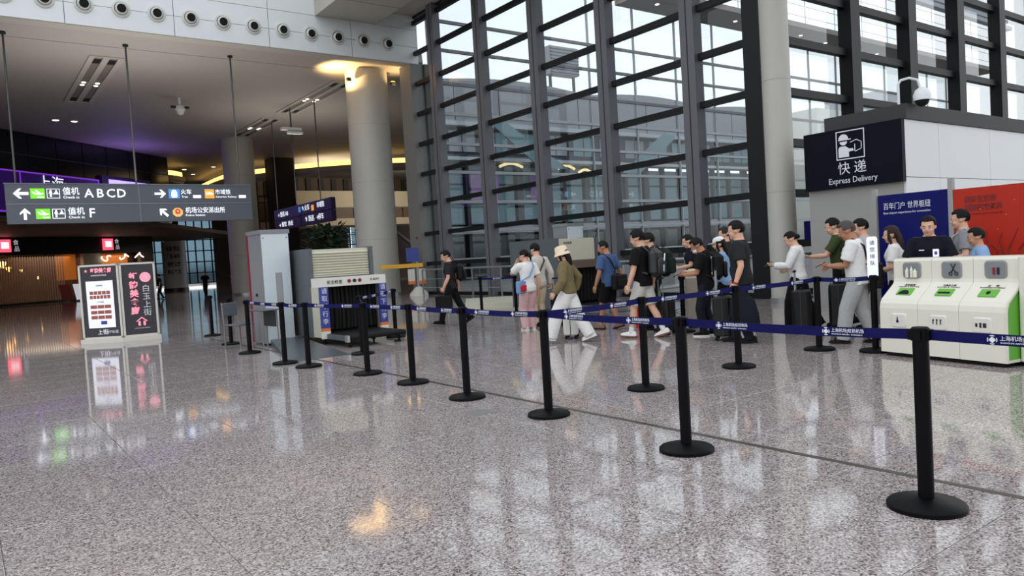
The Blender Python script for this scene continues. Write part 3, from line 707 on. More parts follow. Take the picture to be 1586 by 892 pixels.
# blue and red screens in front of the kiosk
PX = 12.0
bs = thing('partition_screen', 'blue partition screen with white lettering behind the officer', 'partition', (PX, 0, 0))
box_part('panel', 'panel_blue', bs, -0.03, 0.03, 5.22, 6.28, 0.12, 2.09)
text('百年门户 世界枢纽', 0.115, 'print_white', bs, (-0.034, 5.83, 1.90), '-x', maxw=0.72)
text('Best airport experience for connection', 0.05, 'print_white', bs, (-0.034, 5.83, 1.80), '-x', maxw=0.72)
b = MB(); b.lathe([(0.22, 0), (0.22, 0.02)], c=(0, 5.75, 0), n=20); b.span(-0.02, 0.02, 5.6, 5.9, 0, 0.14); b.build('foot', 'aluminium', bs)
for k, (y, z) in enumerate(((5.42, 1.25), (5.36, 1.33), (5.5, 1.31))):
    b = MB(); b.X = Matrix.Translation((-0.034, y, z)) @ Matrix.Rotation(PI / 2, 4, 'Y'); b.lathe([(0.03, 0), (0.04, 0.003)], n=10); b.build('printed_flower', 'panel_red_dark', bs)
rs_ = thing('partition_screen', 'red partition screen with dark lettering and branches behind the bins', 'partition', (PX, 0, 0))
box_part('panel', 'panel_red', rs_, -0.03, 0.03, 3.3, 5.14, 0.12, 2.07)
text('美好生活的', 0.10, 'panel_red_dark', rs_, (-0.034, 4.78, 1.90), '-x', maxw=0.42, bold=0.003); text('重要航空枢纽', 0.10, 'panel_red_dark', rs_, (-0.034, 4.74, 1.78), '-x', maxw=0.50, bold=0.003)
text('A key aviation hub for a better life', 0.04, 'panel_red_dark', rs_, (-0.034, 4.74, 1.69), '-x', maxw=0.5)
for k in range(7):
    b = MB(); y0 = 4.1 + 0.13 * k; b.tube([(-0.034, y0, 0.9), (-0.036, y0 + 0.08 * math.sin(k), 1.15), (-0.036, y0 - 0.1 + 0.05 * k, 1.32), (-0.034, y0 - 0.2 + 0.07 * k, 1.4 + 0.03 * (k % 3))], [0.012, 0.01, 0.007, 0.003], 5); b.build('printed_branch', 'panel_red_dark', rs_)
for k in range(9):
    b = MB(); b.box((-0.034, 3.9 + 0.11 * k, 1.25 + 0.1 * ((k * 5) % 7)), (0.004, 0.015, 0.015)); b.build('printed_dot', 'orange', rs_)
box_part('foot', 'aluminium', rs_, -0.2, 0.2, 3.9, 4.0, 0, 0.14)
for y, z in ((5.18, 2.24), (6.34, 2.2)):
    t = thing('screen_post', 'slim grey post between the blue and red screens' if y < 6 else 'slim grey post at the outer edge of the blue screen', 'post', (PX, y, 0))
    box_part('shaft', 'kiosk_grey', t, -0.04, 0.04, -0.035, 0.035, 0.02, z); box_part('foot', 'kiosk_grey', t, -0.15, 0.15, -0.035, 0.035, 0, 0.02)
# ------------------------------------------------------------------ hanging direction sign
sg = thing('direction_sign', 'long grey hanging direction sign with white arrows and check-in lettering', 'sign', (0, 31.4, 0))
SX0, SX1, SM = 1.54, 9.98, 5.77
for x0, x1 in ((SX0, SM - 0.02), (SM + 0.02, SX1)):
    for z0, z1 in ((3.62, 4.29), (4.33, 5.02)):
        box_part('sign_panel', 'sign_grey', sg, x0, x1, 0.0, 0.26, z0, z1)
box_part('edge_strip', 'sign_edge', sg, SX0 - 0.03, SX1 + 0.03, -0.02, 0.28, 5.02, 5.05)
box_part('edge_strip', 'sign_edge', sg, SM - 0.02, SM + 0.02, -0.015, 0.26, 3.62, 5.02)
box_part('edge_strip', 'sign_edge', sg, SX0, SX1, -0.012, 0.26, 4.29, 4.33)
for x in (1.88, 5.73, 9.58):
    b = MB(); b.tube([(x, 0.13, 5.05), (x, 0.13, 10.3)], 0.035, 8); b.build('hanger_rod', 'cable_steel', sg)
    b = MB(); b.lathe([(0.1, 10.22), (0.1, 10.3)], c=(x, 0.13, 0), n=12); b.build('ceiling_cap', 'dark_frame', sg)
def flat(parent, name, m, polys, x, z, s=1.0, face='-y', y=-0.006):
    b = MB(); b.X = Matrix.Translation((x, y, z)) @ Matrix.Rotation(PI / 2, 4, 'X')
    for p in polys: b.prism([(q[0] * s, q[1] * s) for q in p], 0, 0.006)
    return b.build(name, m, parent)
ARROW = [(-0.5, 0), (-0.12, 0.38), (0.06, 0.38), (-0.16, 0.11), (0.5, 0.11), (0.5, -0.11), (-0.16, -0.11), (0.06, -0.38), (-0.12, -0.38)]
def rot2(p, a): return [(x * math.cos(a) - y * math.sin(a), x * math.sin(a) + y * math.cos(a)) for x, y in p]
R1, R2 = 4.68, 3.96
flat(sg, 'arrow', 'lit_white', [ARROW], 2.0, R1, 0.46)
flat(sg, 'arrow', 'lit_white', [rot2(ARROW, -PI / 2)], 2.08, R2, 0.40)
flat(sg, 'arrow', 'lit_white', [rot2(ARROW, PI)], 6.52, R1, 0.40)
flat(sg, 'arrow', 'lit_white', [rot2(ARROW, -PI / 4)], 6.60, R2, 0.40)
def sq(w, h): return [[(-w / 2, -h / 2), (w / 2, -h / 2), (w / 2, h / 2), (-w / 2, h / 2)]]
PLANE = [[(-0.16, 0.06), (-0.12, 0.06), (-0.06, 0.015), (0.02, 0.0), (-0.07, 0.10), (-0.02, 0.10), (0.09, 0.01), (0.15, 0.02), (0.17, 0.0), (0.13, -0.03), (0.02, -0.045), (-0.1, -0.02)], [(-0.02, -0.13), (0.17, -0.13), (0.17, -0.10), (-0.02, -0.10)]]
for x, z in ((2.50, R1), (2.62, R2)):
    g = flat(sg, 'departure_symbol', 'lit_green', sq(0.44, 0.36), x, z)
    flat(g, 'airplane', 'lit_white', PLANE, x, z, 1.1, y=-0.012)
    c = flat(sg, 'counter_symbol', 'lit_white', [[(-0.2, 0.17), (0.2, 0.17), (0.2, 0.155), (-0.2, 0.155)], [(-0.2, -0.17), (0.2, -0.17), (0.2, -0.155), (-0.2, -0.155)], [(-0.2, -0.155), (-0.185, -0.155), (-0.185, 0.155), (-0.2, 0.155)], [(0.185, -0.155), (0.2, -0.155), (0.2, 0.155), (0.185, 0.155)],
        [(-0.11, -0.12), (-0.05, -0.12), (-0.05, 0.0), (-0.03, 0.0), (-0.05, 0.09), (-0.06, 0.13), (-0.10, 0.13), (-0.11, 0.09), (-0.14, 0.0), (-0.11, 0.0)], [(0.03, 0.01), (0.15, 0.01), (0.11, 0.09), (0.10, 0.13), (0.08, 0.13), (0.07, 0.09)], [(-0.02, -0.02), (0.185, -0.02), (0.185, 0.0), (-0.02, 0.0)]], x + 0.48, z)
LW = 'lit_white'
text('值机', 0.29, LW, sg, (3.53, -0.01, R1 + 0.07), maxw=0.52); text('Check in', 0.13, LW, sg, (3.53, -0.01, R1 - 0.135), maxw=0.50)
text('A', 0.44, LW, sg, (4.10, -0.01, R1), bold=0.004); text('B', 0.44, LW, sg, (4.46, -0.01, R1), bold=0.004); text('C', 0.44, LW, sg, (4.82, -0.01, R1), bold=0.004); text('D', 0.44, LW, sg, (5.17, -0.01, R1), bold=0.004)
text('值机', 0.29, LW, sg, (3.65, -0.01, R2 + 0.07), maxw=0.52); text('Check in', 0.13, LW, sg, (3.65, -0.01, R2 - 0.135), maxw=0.50)
text('F', 0.46, LW, sg, (4.15, -0.01, R2), bold=0.004)
g = flat(sg, 'train_symbol', 'lit_blue', sq(0.40, 0.36), 7.02, R1)
flat(g, 'train', 'lit_white', [[(-0.08, -0.15), (0.08, -0.15), (0.11, -0.1), (0.1, 0.06), (0.06, 0.14), (-0.06, 0.14), (-0.1, 0.06), (-0.11, -0.1)]], 7.02, R1, y=-0.012)
text('火车', 0.22, LW, sg, (7.46, -0.01, R1 + 0.06), maxw=0.40); text('Train', 0.11, LW, sg, (7.40, -0.01, R1 - 0.12))
g = flat(sg, 'terminal_plate', LW, sq(0.30, 0.11), 7.86, R1 - 0.11)
g = flat(sg, 'railway_symbol', 'lit_orange', sq(0.36, 0.36), 8.34, R1)
flat(g, 'train', LW, [[(-0.14, -0.03), (0.14, -0.03), (0.14, 0.02), (-0.14, 0.02)], [(-0.14, 0.05), (0.1, 0.05), (0.1, 0.065), (-0.14, 0.065)]], 8.34, R1, y=-0.012)
text('市域铁', 0.22, LW, sg, (8.86, -0.01, R1 + 0.06), maxw=0.60); text('Suburban Railway', 0.10, LW, sg, (8.98, -0.01, R1 - 0.12), maxw=0.82)
flat(sg, 'terminal_plate', LW, sq(0.28, 0.11), 9.62, R1 - 0.11)
g = flat(sg, 'police_badge', 'lit_gold', [[(0.2 * math.cos(t * PI / 8) * (1.0 if t % 2 else 0.92), 0.185 * math.sin(t * PI / 8) * (1.0 if t % 2 else 0.92)) for t in range(16)]], 7.10, R2)
flat(g, 'badge_center', 'lit_red', [[(0.10 * math.cos(t * PI / 8), 0.03 + 0.11 * math.sin(t * PI / 8)) for t in range(16)]], 7.10, R2, y=-0.012)
flat(g, 'badge_star', 'lit_gold', [[(0.06 * (1 if t % 2 == 0 else 0.42) * math.sin(t * PI / 5), 0.04 + 0.06 * (1 if t % 2 == 0 else 0.42) * math.cos(t * PI / 5)) for t in range(10)]], 7.10, R2, y=-0.018)
text('机场公安派出所', 0.25, LW, sg, (8.14, -0.01, R2 + 0.06), maxw=1.50); text('Police Station', 0.12, LW, sg, (7.75, -0.01, R2 - 0.125), maxw=0.72)

# second hanging sign, dark, running away from the viewer
s2 = thing('direction_sign', 'dark purple hanging direction sign behind the scanner', 'sign', (15.75, 0, 0))
for y0, y1 in ((36.5, 40.75), (40.85, 45.1)):
    for z0, z1 in ((3.85, 4.42), (4.45, 5.05)): box_part('sign_panel', 'purple_sign', s2, -0.12, 0.12, y0, y1, z0, z1)
for y in (38.1, 41.6, 44.75):
    b = MB(); b.tube([(0, y, 5.05), (0, y, 10.3)], 0.035, 8); b.build('hanger_rod', 'cable_steel', s2)
for s_, sz, y, z, w in (('→ 值机 AB', 0.34, 43.6, 4.72, 1.7), ('→ 餐饮  商业', 0.32, 43.2, 4.12, 2.3), ('↑ 火车', 0.36, 40.0, 4.78, 1.1), ('市域铁', 0.34, 37.9, 4.78, 1.0), ('↑ 到达  →', 0.36, 39.2, 4.16, 1.9), ('停车', 0.36, 37.9, 4.16, 0.7)):
    text(s_, sz, 'lit_white', s2, (-0.13, y, z), '-x', maxw=w)
b = MB(); b.box((-0.13, 39.0, 4.72), (0.012, 0.34, 0.3)); b.build('railway_symbol', 'lit_orange', s2)
b = MB(); b.box((-0.13, 40.9, 4.78), (0.012, 0.3, 0.3)); b.build('train_symbol', 'lit_blue', s2)

# ------------------------------------------------------------------ lit advertising stand
ad = thing('advertising_stand', 'white framed lit advertising stand with two dark posters in a shallow V', 'advertising stand', (0, 0, 0))
def ad_panel(p0, p1, left):
    d = Vector((p1[0] - p0[0], p1[1] - p0[1], 0)); w = d.length; a = math.atan2(d.y, d.x)
    e = link('light_box', None, ad, (p0[0], p0[1], 0), a)
    f = MB(); t = 0.045
    f.span(0, w, 0, 0.12, 1.86 - t, 1.86); f.span(0, w, 0, 0.12, 0.1, 0.1 + t); f.span(0, t, 0, 0.12, 0.1, 1.86); f.span(w - t, w, 0, 0.12, 0.1, 1.86); f.span(t, w - t, 0.06, 0.12, 0.1, 1.86)
    f.span(-0.03, w + 0.03, -0.06, 0.2, 0.0, 0.1)
    o = f.build('light_box', 'stone_white', ad, loc=(p0[0], p0[1], 0), rz=a); bpy.data.objects.remove(e)
    box_part('poster', 'poster_dark', o, t, w - t, 0.02, 0.06, 0.145, 1.815)
    cx = w / 2
    if left:
        text('虹韵美食廊', 0.12, 'poster_pink', o, (cx + 0.06, 0.015, 1.71), maxw=0.5, bold=0.004); text('★', 0.1, 'poster_pink', o, (cx - 0.3, 0.015, 1.71))
        text('HONGYUN FOOD', 0.045, 'poster_white', o, (cx, 0.015, 1.60))
        box_part('menu_sheet', 'poster_white', o, cx - 0.32, cx + 0.32, 0.008, 0.02, 0.36, 1.47)
        for r, n_ in ((1.19, 5), (1.09, 6), (0.86, 3), (0.73, 3), (0.61, 3)):
            for k in range(n_):
                ww = 0.50 / n_
                box_part('food_picture', 'poster_food', o, cx - 0.25 + ww * k + 0.008, cx - 0.25 + ww * (k + 1) - 0.008, 0.003, 0.008, r - 0.04, r + 0.04)
        box_part('blue_mark', 'scanner_blue', o, cx - 0.02, cx + 0.12, 0.003, 0.008, 0.44, 0.52)
        text('上街', 0.13, 'poster_white', o, (cx + 0.0, 0.015, 0.25)); text('好味道', 0.09, 'print_white', o, (cx + 0.24, 0.015, 0.25))
        text('美食推荐', 0.04, 'print_black', o, (cx, 0.004, 1.36)); text('人气单品', 0.04, 'print_black', o, (cx, 0.004, 0.97))
    else:
        for k, c in enumerate('虹韵美食廊'): text(c, 0.19, 'poster_pink', o, (cx - 0.10, 0.015, 1.52 - 0.205 * k), bold=0.006)
        for k, c in enumerate('白玉上街'): text(c, 0.18, 'print_white', o, (cx + 0.16, 0.015, 1.22 - 0.19 * k))
        b = MB(); b.X = Matrix.Translation((cx + 0.16, 0.018, 1.50)) @ Matrix.Rotation(PI / 2, 4, 'X'); b.lathe([(0.12, 0), (0.12, 0.004)], n=24); b.build('round_mark', 'poster_pink', o)
        text('★', 0.13, 'print_white', o, (cx + 0.16, 0.012, 1.50))
        flat(o, 'house_mark', 'poster_pink', [[(-0.13, 0.02), (0, 0.13), (0.13, 0.02), (0.09, 0.02), (0, 0.10), (-0.09, 0.02)], [(-0.08, -0.08), (-0.03, -0.08), (-0.03, 0.03), (-0.08, 0.02)], [(0.03, -0.08), (0.08, -0.08), (0.08, 0.02), (0.03, 0.03)]], cx + 0.02, 0.43, y=0.014)
        text('HONGYUN FOOD', 0.04, 'print_white', o, (cx + 0.02, 0.015, 0.29))
ad_panel((2.30, 20.42), (3.06, 19.84), True); ad_panel((3.08, 19.83), (3.84, 19.72), False)

# ------------------------------------------------------------------ belt posts
pb = MB(); pb.lathe([(0.195, 0), (0.195, 0.022), (0.185, 0.032), (0.07, 0.052), (0.045, 0.06)], n=36); base_me = pb.mesh('base', 'black_powder', True)
pp = MB(); pp.lathe([(0.040, 0.05), (0.040, 0.905)], n=20); pole_me = pp.mesh('pole', 'black_powder', True)
ph_ = MB(); ph_.lathe([(0.046, 0.90), (0.046, 0.962), (0.038, 0.97)], n=20); ph_.box((0, 0.046, 0.93), (0.05, 0.02, 0.056)); ph_.box((0, -0.046, 0.93), (0.05, 0.02, 0.056)); ph_.box((0.046, 0, 0.93), (0.02, 0.05, 0.056)); ph_.box((-0.046, 0, 0.93), (0.02, 0.05, 0.056)); head_me = ph_.mesh('belt_head', 'black_powder', True)
POSTS = {}
def post(k, x, y, label, rz=0.0):
    t = thing('belt_post', label, 'barrier post', (x, y, 0), rz, 'belt barrier posts')
    link('base', base_me, t); link('pole', pole_me, t); link('belt_head', head_me, t)
    POSTS[k] = t; return t
for k, x, y, lab in (
    ('A', 4.08, 1.94, 'black belt post nearest of all, standing in front of the white bins'),
    ('B', 4.14, 3.64, 'black belt post second nearest on the long row beside the floor seam'),
    ('C', 4.26, 5.36, 'black belt post third nearest, where a second belt branches toward the bins'),
    ('D', 4.26, 6.73, 'black belt post fourth nearest, just right of the man carrying a briefcase'),
    ('E', 4.38, 8.13, 'black belt post fifth nearest, just right of the scanner conveyor end'),
    ('F', 4.37, 9.37, 'black belt post sixth along the seam, before the scanner curtain'),
    ('G', 4.14, 10.91, 'black belt post at the front edge of the steel ramp'),
    ('H', 4.05, 11.67, 'black belt post carrying an upright blank plate before the tall pale cabinet'),
    ('I', 4.17, 13.83, 'black belt post left of the tall cabinet beside the metal chair'),
    ('J', 4.47, 16.03, 'black belt post behind the metal chair left of the cabinet'),
    ('K', 4.81, 18.77, 'black belt post standing alone on the open floor toward the shops'),
    ('L', 5.72, 5.54, 'black belt post in front of the man in white shorts'),
    ('M', 7.38, 5.62, 'black belt post in front of the tall man in dark grey'),
    ('N', 9.08, 5.62, 'black belt post between the woman in white and the grey haired man'),
    ('O', 11.2, 16.7, 'far black belt post by the low grey platform near the glass'),
    ('P', 11.6, 15.7, 'far black belt post just left of the woman in pink trousers'),
    ('Q', 5.33, 11.57, 'black belt post close against the end of the scanner conveyor'),
    ('R', 6.98, 13.55, 'black belt post at the far corner of the scanner conveyor'),
    ('S', 9.25, 4.95, 'black post beside the bins holding an upright white notice'),
    ('T', 9.98, 8.70, 'black belt post between the beige case and the backpacks of the queue')): post(k, x, y, lab)
# off-frame post that the nearest belt runs to
post('Z', 4.05, 0.25, 'black belt post beyond the nearest one, ending its belt')
pm = MB(); pm.box((0, 0, 1.20), (0.10, 0.02, 0.47), math.radians(-35)); pm.build('sign_plate', 'gate_grey', POSTS['H'])
# white notice on post S
nb = MB(); nb.X = Matrix.Rotation(math.radians(-60), 4, 'Z'); nb.rbox((0, 0, 1.19), (0.125, 0.02, 0.52), 0.03, axis='y'); nt = nb.build('notice', 'poster_white', POSTS['S'])
for k, c in enumerate('请您排队'): text(c, 0.06, 'print_black', nt, (-0.012 , -0.008, 1.37 - 0.085 * k), (PI / 2, 0, math.radians(-60)))
# printed belts
def logo_mesh():
    b = MB(); s = 0.017
    b.prism([(s, 0), (0, s), (-s, 0), (0, -s)], 0, 0.0012)
    b2 = MB()
    for a in range(4):
        b.prism([(math.cos(a * PI / 2 + t) * 0.0235, math.sin(a * PI / 2 + t) * 0.0235) for t in (-0.5, -0.25, 0, 0.25, 0.5)] + [(math.cos(a * PI / 2 + t) * 0.0195, math.sin(a * PI / 2 + t) * 0.0195) for t in (0.5, 0, -0.5)], 0, 0.0012)
    return b
lt = text_mesh('上海机场|虹桥机场', 0.026, 'print_white', 'LEFT', 0.20); lt2 = text_mesh('SHANGHAI AIRPORT  HONGQIAO', 0.011, 'print_white', 'LEFT', 0.19)
pr_bm = bmesh.new(); pr_bm.from_mesh(logo_mesh().mesh('logo', 'print_white'))
for me, dx, dy in ((lt, 0.034, 0.007), (lt2, 0.036, -0.014)):
    t_ = bmesh.new(); t_.from_mesh(me); bmesh.ops.translate(t_, verts=t_.verts, vec=(dx, dy, 0)); tmp = bpy.data.meshes.new('t'); t_.to_mesh(tmp); t_.free(); pr_bm.from_mesh(tmp); bpy.data.meshes.remove(tmp)
print_me = bpy.data.meshes.new('belt_print'); pr_bm.to_mesh(print_me); pr_bm.free(); print_me.materials.append(M['print_white'])
def belt(a, b_, side, z0=0.93, z1=0.93, step=0.62, sag=0.012):
    A, B = POSTS[a].location, POSTS[b_].location; d = (B - A); d.z = 0; Ln = d.length; u = d.normalized()
    p0, p1 = A + u * 0.05, B - u * 0.05; n = 10; rs = []; nrm = Vector((-u.y, u.x, 0)) * 0.0014; c = []
    for i in range(n + 1):
        t = i / n; p = p0.lerp(p1, t); z = z0 + (z1 - z0) * t - sag * 4 * t * (1 - t)
        c.append(Vector((p.x, p.y, z)))
        rs.append([Vector((p.x, p.y, z - 0.028)) - nrm, Vector((p.x, p.y, z + 0.028)) - nrm, Vector((p.x, p.y, z + 0.028)) + nrm, Vector((p.x, p.y, z - 0.028)) + nrm])
    m = MB(); m.X = Matrix.Translation(-A) ; m.rings(rs)
    bo = m.build('belt', 'belt_blue', POSTS[a])
    # printing readable from 'side' (a horizontal vector pointing to the reader)
    s = Vector(side); N = Vector((-u.y, u.x, 0)); N = N if N.dot(s) > 0 else -N
    xdir = Vector((0, 0, 1)).cross(N)
    k = int(Ln / step)
    for i in range(k):
        t = (i + 0.5) / k
        p = p0.lerp(p1, t); z = z0 + (z1 - z0) * t - sag * 4 * t * (1 - t)
        q = p - A + N * 0.002 - xdir * 0.1; sl_ = (c[-1] - c[0]); 
        o = link('belt_print', print_me, bo, (q.x, q.y, z), rot=(PI / 2, 0, math.atan2(xdir.y, xdir.x)))
    return bo
W_ = (-1, -0.6, 0)
belt('A', 'Z', W_); belt('B', 'A', W_); belt('C', 'B', W_); belt('D', 'C', W_); belt('E', 'D', W_); belt('F', 'E', W_); belt('G', 'F', W_); belt('H', 'G', W_)
belt('C', 'L', (0, -1, 0)); belt('L', 'M', (0, -1, 0)); belt('M', 'N', (0, -1, 0)); belt('N', 'S', (0, -1, 0))
belt('Q', 'R', (0, -1, 0)); belt('F', 'Q', (0, -1, 0)); belt('O', 'P', W_); belt('I', 'H', W_)

# ------------------------------------------------------------------ X-ray scanners
def scanner(x, y, label, far=False):
    t = thing('baggage_scanner', label, 'scanner', (x, y, 0), 0, 'X-ray baggage scanners')
    # body: x 0..1.3, y 0.4..2.4
    b = MB(); b.span(0.0, 1.30, 0.42, 2.4, 0.12, 1.28); b.build('body', 'scanner_grey', t)
    b = MB(); b.span(0.05, 1.25, 0.5, 2.35, 1.28, 1.83); b.build('upper_body', 'scanner_cream', t)
    box_part('side_panel', 'scanner_grey', t, -0.02, 0.05, 0.44, 2.38, 0.12, 1.85); box_part('side_panel', 'scanner_grey', t, 1.25, 1.33, 0.44, 2.38, 0.12, 1.85)
    b = MB()
    for k in range(0 if far else 9):
        z = 1.32 + 0.052 * k
        b.add([(0.06, 0.5, z), (1.24, 0.5, z), (1.24, 0.462, z + 0.012), (0.06, 0.462, z + 0.012), (0.06, 0.5, z + 0.05), (1.24, 0.5, z + 0.05)], [(0, 1, 2, 3), (3, 2, 5, 4), (0, 3, 4), (1, 5, 2)])
    b.span(0.06, 1.24, 0.465, 0.5, 1.29, 1.82 if far else 1.32); lv = b.build('upper_panel' if far else 'louvre', 'scanner_cream', t)
    if far: text('安全检查', 0.07, 'print_black', lv, (0.35, 0.46, 1.72))
    # hood
    b = MB(); b.span(-0.02, 1.36, 0.0, 0.42, 1.10, 1.27); hd = b.build('hood', 'brown_wall' if far else 'scanner_white', t)
    if far: b = MB(); b.ell((1.0, 0.0, 1.17), (0.09, 0.02, 0.05)); b.build('warning_lamp', 'orange_lit', hd, True)
    b = MB(); b.span(-0.03, 0.06, 0.05, 0.42, 0.14, 1.10); b.build('hood_side', 'scanner_cream', t); b = MB(); b.span(1.30, 1.36, 0.05, 0.42, 0.14, 1.10); b.build('hood_side', 'scanner_cream', t)
    for x0, x1 in ((-0.03, 0.14), (1.20, 1.36)):
        l = box_part('leg_panel', 'scanner_blue', t, x0, x1, -0.005, 0.05, 0.32, 1.10)
        box_part('foot_panel', 'orange', l, x0, x1, -0.005, 0.05, 0.26, 0.32); box_part('foot_panel', 'scanner_white', l, x0, x1, -0.005, 0.05, 0.12, 0.26)
        for k, c in enumerate('请取下行李'): text(c, 0.12, 'print_white', l, ((x0 + x1) / 2, -0.01, 1.02 - 0.145 * k))
    if not far: text('安全检查', 0.08, 'print_black', hd, (0.28, -0.006, 1.18)); text('X-RAY', 0.07, 'print_black', hd, (1.12, -0.006, 1.19))
    for k, m in enumerate(() if far else ('crimson', 'shop_black', 'panel_red_dark')):
        b = MB(); b.X = Matrix.Translation((0.58 + 0.11 * k, 0.0, 1.19)) @ Matrix.Rotation(PI / 2, 4, 'X'); b.lathe([(0.035, 0), (0.035, 0.015), (0.02, 0.02)], n=14); b.build('button', m, hd)
    box_part('tunnel', 'dark_void', t, 0.06, 1.30, 0.38, 0.42, 0.2, 1.10)
    cs = MB(); cs.tube([(0, 0, 0.27), (0.004, -0.012, 0.6), (0, 0.0, 1.08)], [0.045, 0.045, 0.04], 6); cme = cs.mesh('curtain_strip', 'black_rubber')
    for k in range(13): link('curtain_strip', cme, t, (0.19 + 0.083 * k, 0.26 - 0.01 * (k % 3), 0), rz=0.3 * k)
    # conveyor
    b = MB(); b.rbox((0.66, -0.28, 0.185), (1.10, 1.28, 0.07), 0.03, axis='x'); b.build('conveyor', 'black_rubber', t)
    for x0 in (0.06, 1.22): box_part('side_rail', 'scanner_grey', t, x0, x0 + 0.05, -0.9, 0.4, 0.12, 0.21)
    b = MB(); b.tube([(0.09, -0.92, 0.175), (1.24, -0.92, 0.175)], 0.045, 12); b.build('roller', 'black_rubber', t)
    for x0 in (0.06, 1.25):
        b = MB(); b.box((x0, -0.92, 0.165), (0.05, 0.12, 0.12)); b.build('roller_bracket', 'aluminium', t)
    for x0 in (0.15, 1.16):
        for y0 in (-0.8, 0.3, 2.2): b = MB(); b.lathe([(0.04, 0), (0.04, 0.02), (0.02, 0.03), (0.02, 0.15)], c=(x0, y0, 0), n=10); b.build('foot', 'black_rubber', t)
    return t
scanner(5.50, 13.6, 'cream X-ray baggage scanner with ribbed top and black curtain beside the tall pale cabinet')
scanner(11.84, 13.75, 'X-ray baggage scanner behind the woman in the bucket hat and the man in blue', True)
def cabinet(x, y, w, d, label, full=True):
    t = thing('security_cabinet', label, 'cabinet', (x, y, 0))
    box_part('body', 'gate_grey', t, 0, w, 0.02, d, 0.03, 2.2)
    box_part('front_panel', 'gate_white', t, 0.015, w - 0.015, 0.0, 0.02, 0.05, 2.2)
    box_part('roof_cap', 'gate_grey', t, -0.015, w + 0.015, -0.015, d + 0.015, 2.2, 2.28)
    if full: box_part('edge_strip', 'crimson', t, -0.02, 0.0, d - 0.06, d, 0.03, 2.22)
    for px_ in (0.05, w - 0.05):
        b = MB(); b.X = Matrix.Translation((px_, 0.0, 2.12)) @ Matrix.Rotation(PI / 2, 4, 'X'); b.lathe([(0.012, 0), (0.012, 0.006)], n=8); b.build('screw', 'dark_frame', t)
    b = MB(); b.X = Matrix.Translation((-0.002, d * 0.5, 1.0)) @ Matrix.Rotation(-PI / 2, 4, 'Y'); b.lathe([(0.03, 0), (0.03, 0.02)], n=12); b.build('lock', 'dark_void', t)
    return t
cabinet(4.82, 14.8, 0.57, 0.85, 'tall pale blue grey cabinet beside the near scanner')
cabinet(13.4, 15.6, 0.58, 0.6, 'tall pale cabinet rising behind the far scanner', False)
rp = MB(); q = [(4.16, 11.74), (5.17, 11.69), (5.46, 14.75), (4.87, 14.75)]
rp.add([(q[0][0], q[0][1], 0.004), (q[1][0], q[1][1], 0.004), (q[2][0], q[2][1], 0.12), (q[3][0], q[3][1], 0.12), (q[0][0], q[0][1], 0), (q[1][0], q[1][1], 0), (q[2][0], q[2][1], 0), (q[3][0], q[3][1], 0)], [(0, 1, 2, 3), (7, 6, 5, 4), (0, 4, 5, 1), (1, 5, 6, 2), (2, 6, 7, 3), (3, 7, 4, 0)])
o = rp.build('ramp', 'ramp_steel'); tag(o, 'dark steel ramp plate sloping up toward the tall pale cabinet', 'ramp')
# low platform near the glass
rp = MB(); q = [(11.9, 18.6), (12.9, 17.2), (15.0, 20.2), (13.6, 21.2)]
rp.prism(q, 0, 0.16); o = rp.build('platform', 'scanner_cream'); tag(o, 'low pale floor platform behind the far belt posts', 'platform')
# metal chair and side table left of the cabinet
cr = thing('metal_chair', 'metal framed chair standing left of the tall cabinet', 'chair', (4.40, 15.15, 0), 0.5)
for s in (-1, 1):
    b = MB(); b.tube([(s * 0.2, 0.2, 0), (s * 0.2, 0.19, 0.44), (s * 0.19, 0.24, 0.9)], 0.013); b.build('leg', 'pilaster', cr)
    b = MB(); b.tube([(s * 0.2, -0.2, 0), (s * 0.2, -0.18, 0.44)], 0.013); b.build('leg', 'pilaster', cr)
b = MB(); b.rbox((0, 0, 0.455), (0.44, 0.42, 0.03), 0.05); b.build('seat', 'sign_grey', cr)
b = MB(); b.rbox((0, 0.225, 0.76), (0.4, 0.025, 0.26), 0.04, axis='y'); b.build('backrest', 'sign_grey', cr)
b = MB(); b.tube([(-0.2, -0.19, 0.2), (0.2, -0.19, 0.2)], 0.01); b.build('stretcher', 'pilaster', cr)
ds = thing('folding_table', 'small folding table with dark front beside the tall cabinet', 'table', (4.62, 14.3, 0), 0.08)
b = MB(); b.rbox((0, 0, 0.74), (0.36, 0.6, 0.03), 0.03); b.build('table_top', 'sign_grey', ds)
box_part('modesty_panel', 'dark_frame', ds, 0.10, 0.12, -0.27, 0.27, 0.42, 0.72)
for sx_ in (-0.15, 0.15):
    for sy_ in (-0.26, 0.26): b = MB(); b.tube([(sx_, sy_, 0), (sx_, sy_ * 0.9, 0.73)], 0.013); b.build('leg', 'pilaster', ds)
# yellow boom barrier with notices beside the broad near column
yb = thing('boom_barrier', 'yellow boom barrier with hanging notices at the foot of the broad near column', 'barrier', (16.2, 29.0, 0), -0.62)
b = MB(); b.lathe([(0.42, 0), (0.40, 0.10), (0.20, 0.32), (0.12, 0.40)], n=20); b.build('base', 'stone_white', yb, True)
b = MB(); b.tube([(0, 0, 0.4), (0, 0, 2.1)], 0.05); b.build('post', 'aluminium', yb)
b = MB(); b.span(-1.6, 0.25, -0.06, 0.06, 1.25, 1.42); b.build('boom', 'yellow', yb)
for x0 in (-0.42, 0.05): 
    nn = box_part('notice', 'stone_white', yb, x0, x0 + 0.3, -0.1, -0.07, 0.66, 1.18); box_part('notice_band', 'orange', nn, x0, x0 + 0.3, -0.105, -0.07, 0.52, 0.66)
box_part('blue_sign', 'scanner_blue', yb, -0.45, 0.1, -0.09, -0.06, 1.5, 2.1)
